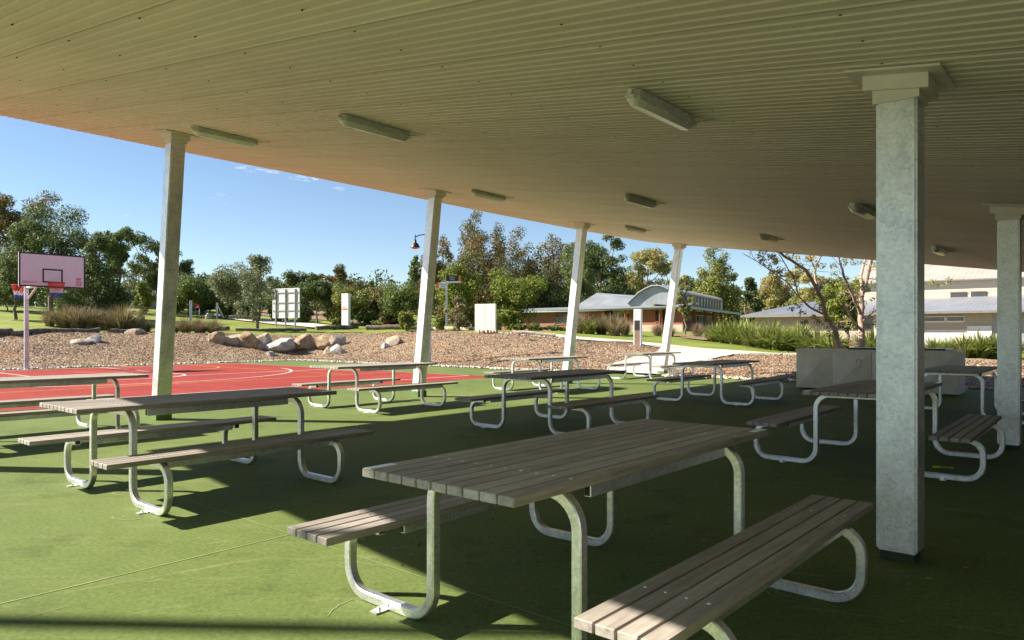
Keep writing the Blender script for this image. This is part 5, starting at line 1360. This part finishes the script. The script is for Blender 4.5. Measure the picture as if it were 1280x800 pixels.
for x0, x1 in ((1138, 1181), (1184, 1205)):
    mb = MB(); mb.wall(cp(x0)-V*.05, cp(x1)-V*.05, zc(401.5), zc(396.5), .04); f = mb.build('window', M['glass'], cb_)
    mb = MB()
    for p0, p1, z0, z1 in ((x0-.8, x1+.8, zc(396.5), zc(395.3)), (x0-.8, x1+.8, zc(403.3), zc(401.5)), (x0-1.2, x0, zc(401.5), zc(396.5)), (x1, x1+1.2, zc(401.5), zc(396.5))):
        mb.wall(cp(p0)-V*.09, cp(p1)-V*.09, z0, z1, .06)
    mb.build('frame', M['white'], f)
roofm = m_metal_roof('blue_grey_roof', (.30, .31, .35), (U.x, U.y), .28)
mb = MB(); e = -1.0; bk_ = 5.0
A, B = Vector((*cp(lo-14, e), zc(389.5, e))), Vector((*cp(hi_, e), zc(389.5, e)))
C_, D_ = Vector((*cp(hi_, bk_), zc(371.5, bk_))), Vector((*cp(lo-14, bk_), zc(372.5, bk_)))
mb.plate([A, B, C_, D_], .1); mb.build('roof', roofm, cb_)
mb = MB(); mb.wall(cp(lo-14, e-.08), cp(hi_, e-.08), zc(392.2, e), zc(389.3, e), .06); mb.build('gutter', M['fascia'], cb_)
up = bk_+.4
mb = MB(); mb.wall(cp(1070, up), cp(hi_, up), zc(376, up), zc(365.3, up), .3); mb.build('wall', M['cream'], cb_)
mb = MB(); mb.wall(cp(1070, up-.02), cp(hi_, up-.02), zc(365.3, up)+.002, zc(351.8, up), .3); mb.build('wall', M['cream'], cb_)['label'] = 'cream band under the dark ledge'
mb = MB(); mb.wall(cp(1070, up-.5), cp(hi_, up-.5), zc(351.6, up-.5), zc(350.2, up-.5), .9); mb.build('ledge', M['fascia'], cb_)
mb = MB(); mb.plate([Vector((*cp(1062, up-.3), zc(350, up-.3))), Vector((*cp(hi_, up-.3), zc(350, up-.3))), Vector((*cp(hi_, up+8), zc(312, up+8))), Vector((*cp(1085, up+8), zc(322, up+8)))], .15); mb.build('upper_roof', m_metal_roof('cream_metal_roof', (.50, .45, .38), (U.x, U.y), .35), cb_)
for x0, x1 in ((1188, 1208), (1213.5, 1233)):
    mb = MB(); mb.wall(cp(x0, up-.06), cp(x1, up-.06), zc(372, up), zc(366.6, up), .04); f = mb.build('window', M['glass'], cb_)
    mb = MB(); mb.wall(cp(x0-.6, up-.1), cp(x1+.6, up-.1), zc(366.6, up), zc(365.8, up), .06); mb.wall(cp(x0-.6, up-.1), cp(x1+.6, up-.1), zc(373, up), zc(372, up), .06); mb.build('frame', M['timber_red'], f)

# small house behind the left grasses
g = ground_at(150, 66); k = 66/F
sb = thing('far_house', 'low far building with a pale flat roof behind the tan grasses', 'building', (g.x, g.y, 0))
zt = CH + (HZ-362)*k
mb = MB(); mb.box((-5, .8, g.z-.5), (1.3, 6, zt-.25)); mb.build('wall', M['taupe'], sb)
mb = MB(); mb.box((-5.5, 0, zt-.25), (1.9, 6.8, zt-.02)); mb.build('roof', M['offwhite'], sb)
mb = MB(); mb.box((.1, .74, zt-1.3), (1.25, .8, zt-.5)); mb.build('window', M['glass'], sb)

# ------------------------------------------------------------------ light, sky, camera
EL = math.radians(37.5); AZ = math.atan2(-1.0, .05)
sdir = Vector((math.sin(AZ)*math.cos(EL), math.cos(AZ)*math.cos(EL), math.sin(EL)))
sun = bpy.data.lights.new('sun', 'SUN'); sun.energy = 5.0; sun.angle = math.radians(.55); sun.color = (1.0, .92, .79)
so = bpy.data.objects.new('sun', sun); COL.objects.link(so); so.rotation_euler = (-sdir).to_track_quat('-Z', 'Y').to_euler(); so.location = sdir*60
w = bpy.data.worlds.new('World'); scene.world = w; w.use_nodes = True
nt = w.node_tree; bg = nt.nodes['Background']
sky = nt.nodes.new('ShaderNodeTexSky'); sky.sky_type = 'NISHITA'; sky.sun_disc = False
sky.sun_elevation = EL; sky.sun_rotation = AZ; sky.air_density = .9; sky.dust_density = .08; sky.ozone_density = 2.4; sky.altitude = 50
# a few thin clouds low in the sky
tc = nt.nodes.new('ShaderNodeTexCoord'); mp = nt.nodes.new('ShaderNodeMapping'); mp.inputs['Scale'].default_value = (3, 3, 11)
nt.links.new(tc.outputs['Generated'], mp.inputs[0])
nz = ntex(nt, mp.outputs[0], 2.3, 7, .62)
k = ramp(nt, nz, [(.72, (0, 0, 0)), (.85, (1, 1, 1))])
mixn = mixc(nt, math_n(nt, 'MULTIPLY', k, .5), sky.outputs[0], (8.0, 8.2, 8.6))
cn = ntex(nt, mp.outputs[0], 26.0, 6, .7); gen = tc.outputs['Generated']
for px, py, wd, ht, amt in ((312, 211, .020, .0045, .9), (345, 215, .022, .003, .6), (383, 223, .024, .0045, .8), (424, 236, .010, .003, .6), (153, 267, .008, .003, .8)):
    d = Vector(((px-640)/F, 1, (HZ-py)/F)).normalized(); sx_ = d.cross(Vector((0, 0, 1))).normalized(); up_ = sx_.cross(d)
    def dot(vec):
        q = node(nt, 'ShaderNodeVectorMath'); q.operation = 'DOT_PRODUCT'; nt.links.new(gen, q.inputs[0]); q.inputs[1].default_value = vec; return q.outputs['Value']
    ex = math_n(nt, 'POWER', math_n(nt, 'ABSOLUTE', math_n(nt, 'DIVIDE', dot(sx_), wd)), 2.0); ey = math_n(nt, 'POWER', math_n(nt, 'ABSOLUTE', math_n(nt, 'DIVIDE', dot(up_), ht)), 2.0)
    rr_ = math_n(nt, 'SUBTRACT', 1.0, math_n(nt, 'ADD', ex, ey)); rr_ = math_n(nt, 'MINIMUM', math_n(nt, 'MAXIMUM', rr_, 0.0), 1.0)
    front = math_n(nt, 'GREATER_THAN', dot(d), 0.0)
    body = math_n(nt, 'MULTIPLY', math_n(nt, 'MULTIPLY', rr_, front), ramp(nt, cn, [(.47, (0, 0, 0)), (.68, (1, 1, 1))]))
    mixn = mixc(nt, math_n(nt, 'MULTIPLY', body, amt), mixn, (8.5, 8.6, 8.8))
nt.links.new(mixn, bg.inputs[0]); bg.inputs[1].default_value = .060

cam = bpy.data.cameras.new('camera'); co = bpy.data.objects.new('camera', cam); COL.objects.link(co); scene.camera = co
co.location = (0, 0, CH); co.rotation_euler = (math.pi/2, 0, 0)
cam.sensor_width = 36; cam.lens = F/1280*36; cam.shift_y = (HZ-400)/1280; cam.clip_end = 3000; cam.clip_start = .05
vs_ = scene.view_settings; vs_.view_transform = 'Standard'; vs_.look = 'None'; vs_.gamma = 1.0; vs_.use_curve_mapping = False; vs_.exposure = 1.38
scene.cycles.max_bounces = 8; scene.cycles.diffuse_bounces = 5; scene.cycles.transparent_max_bounces = 6
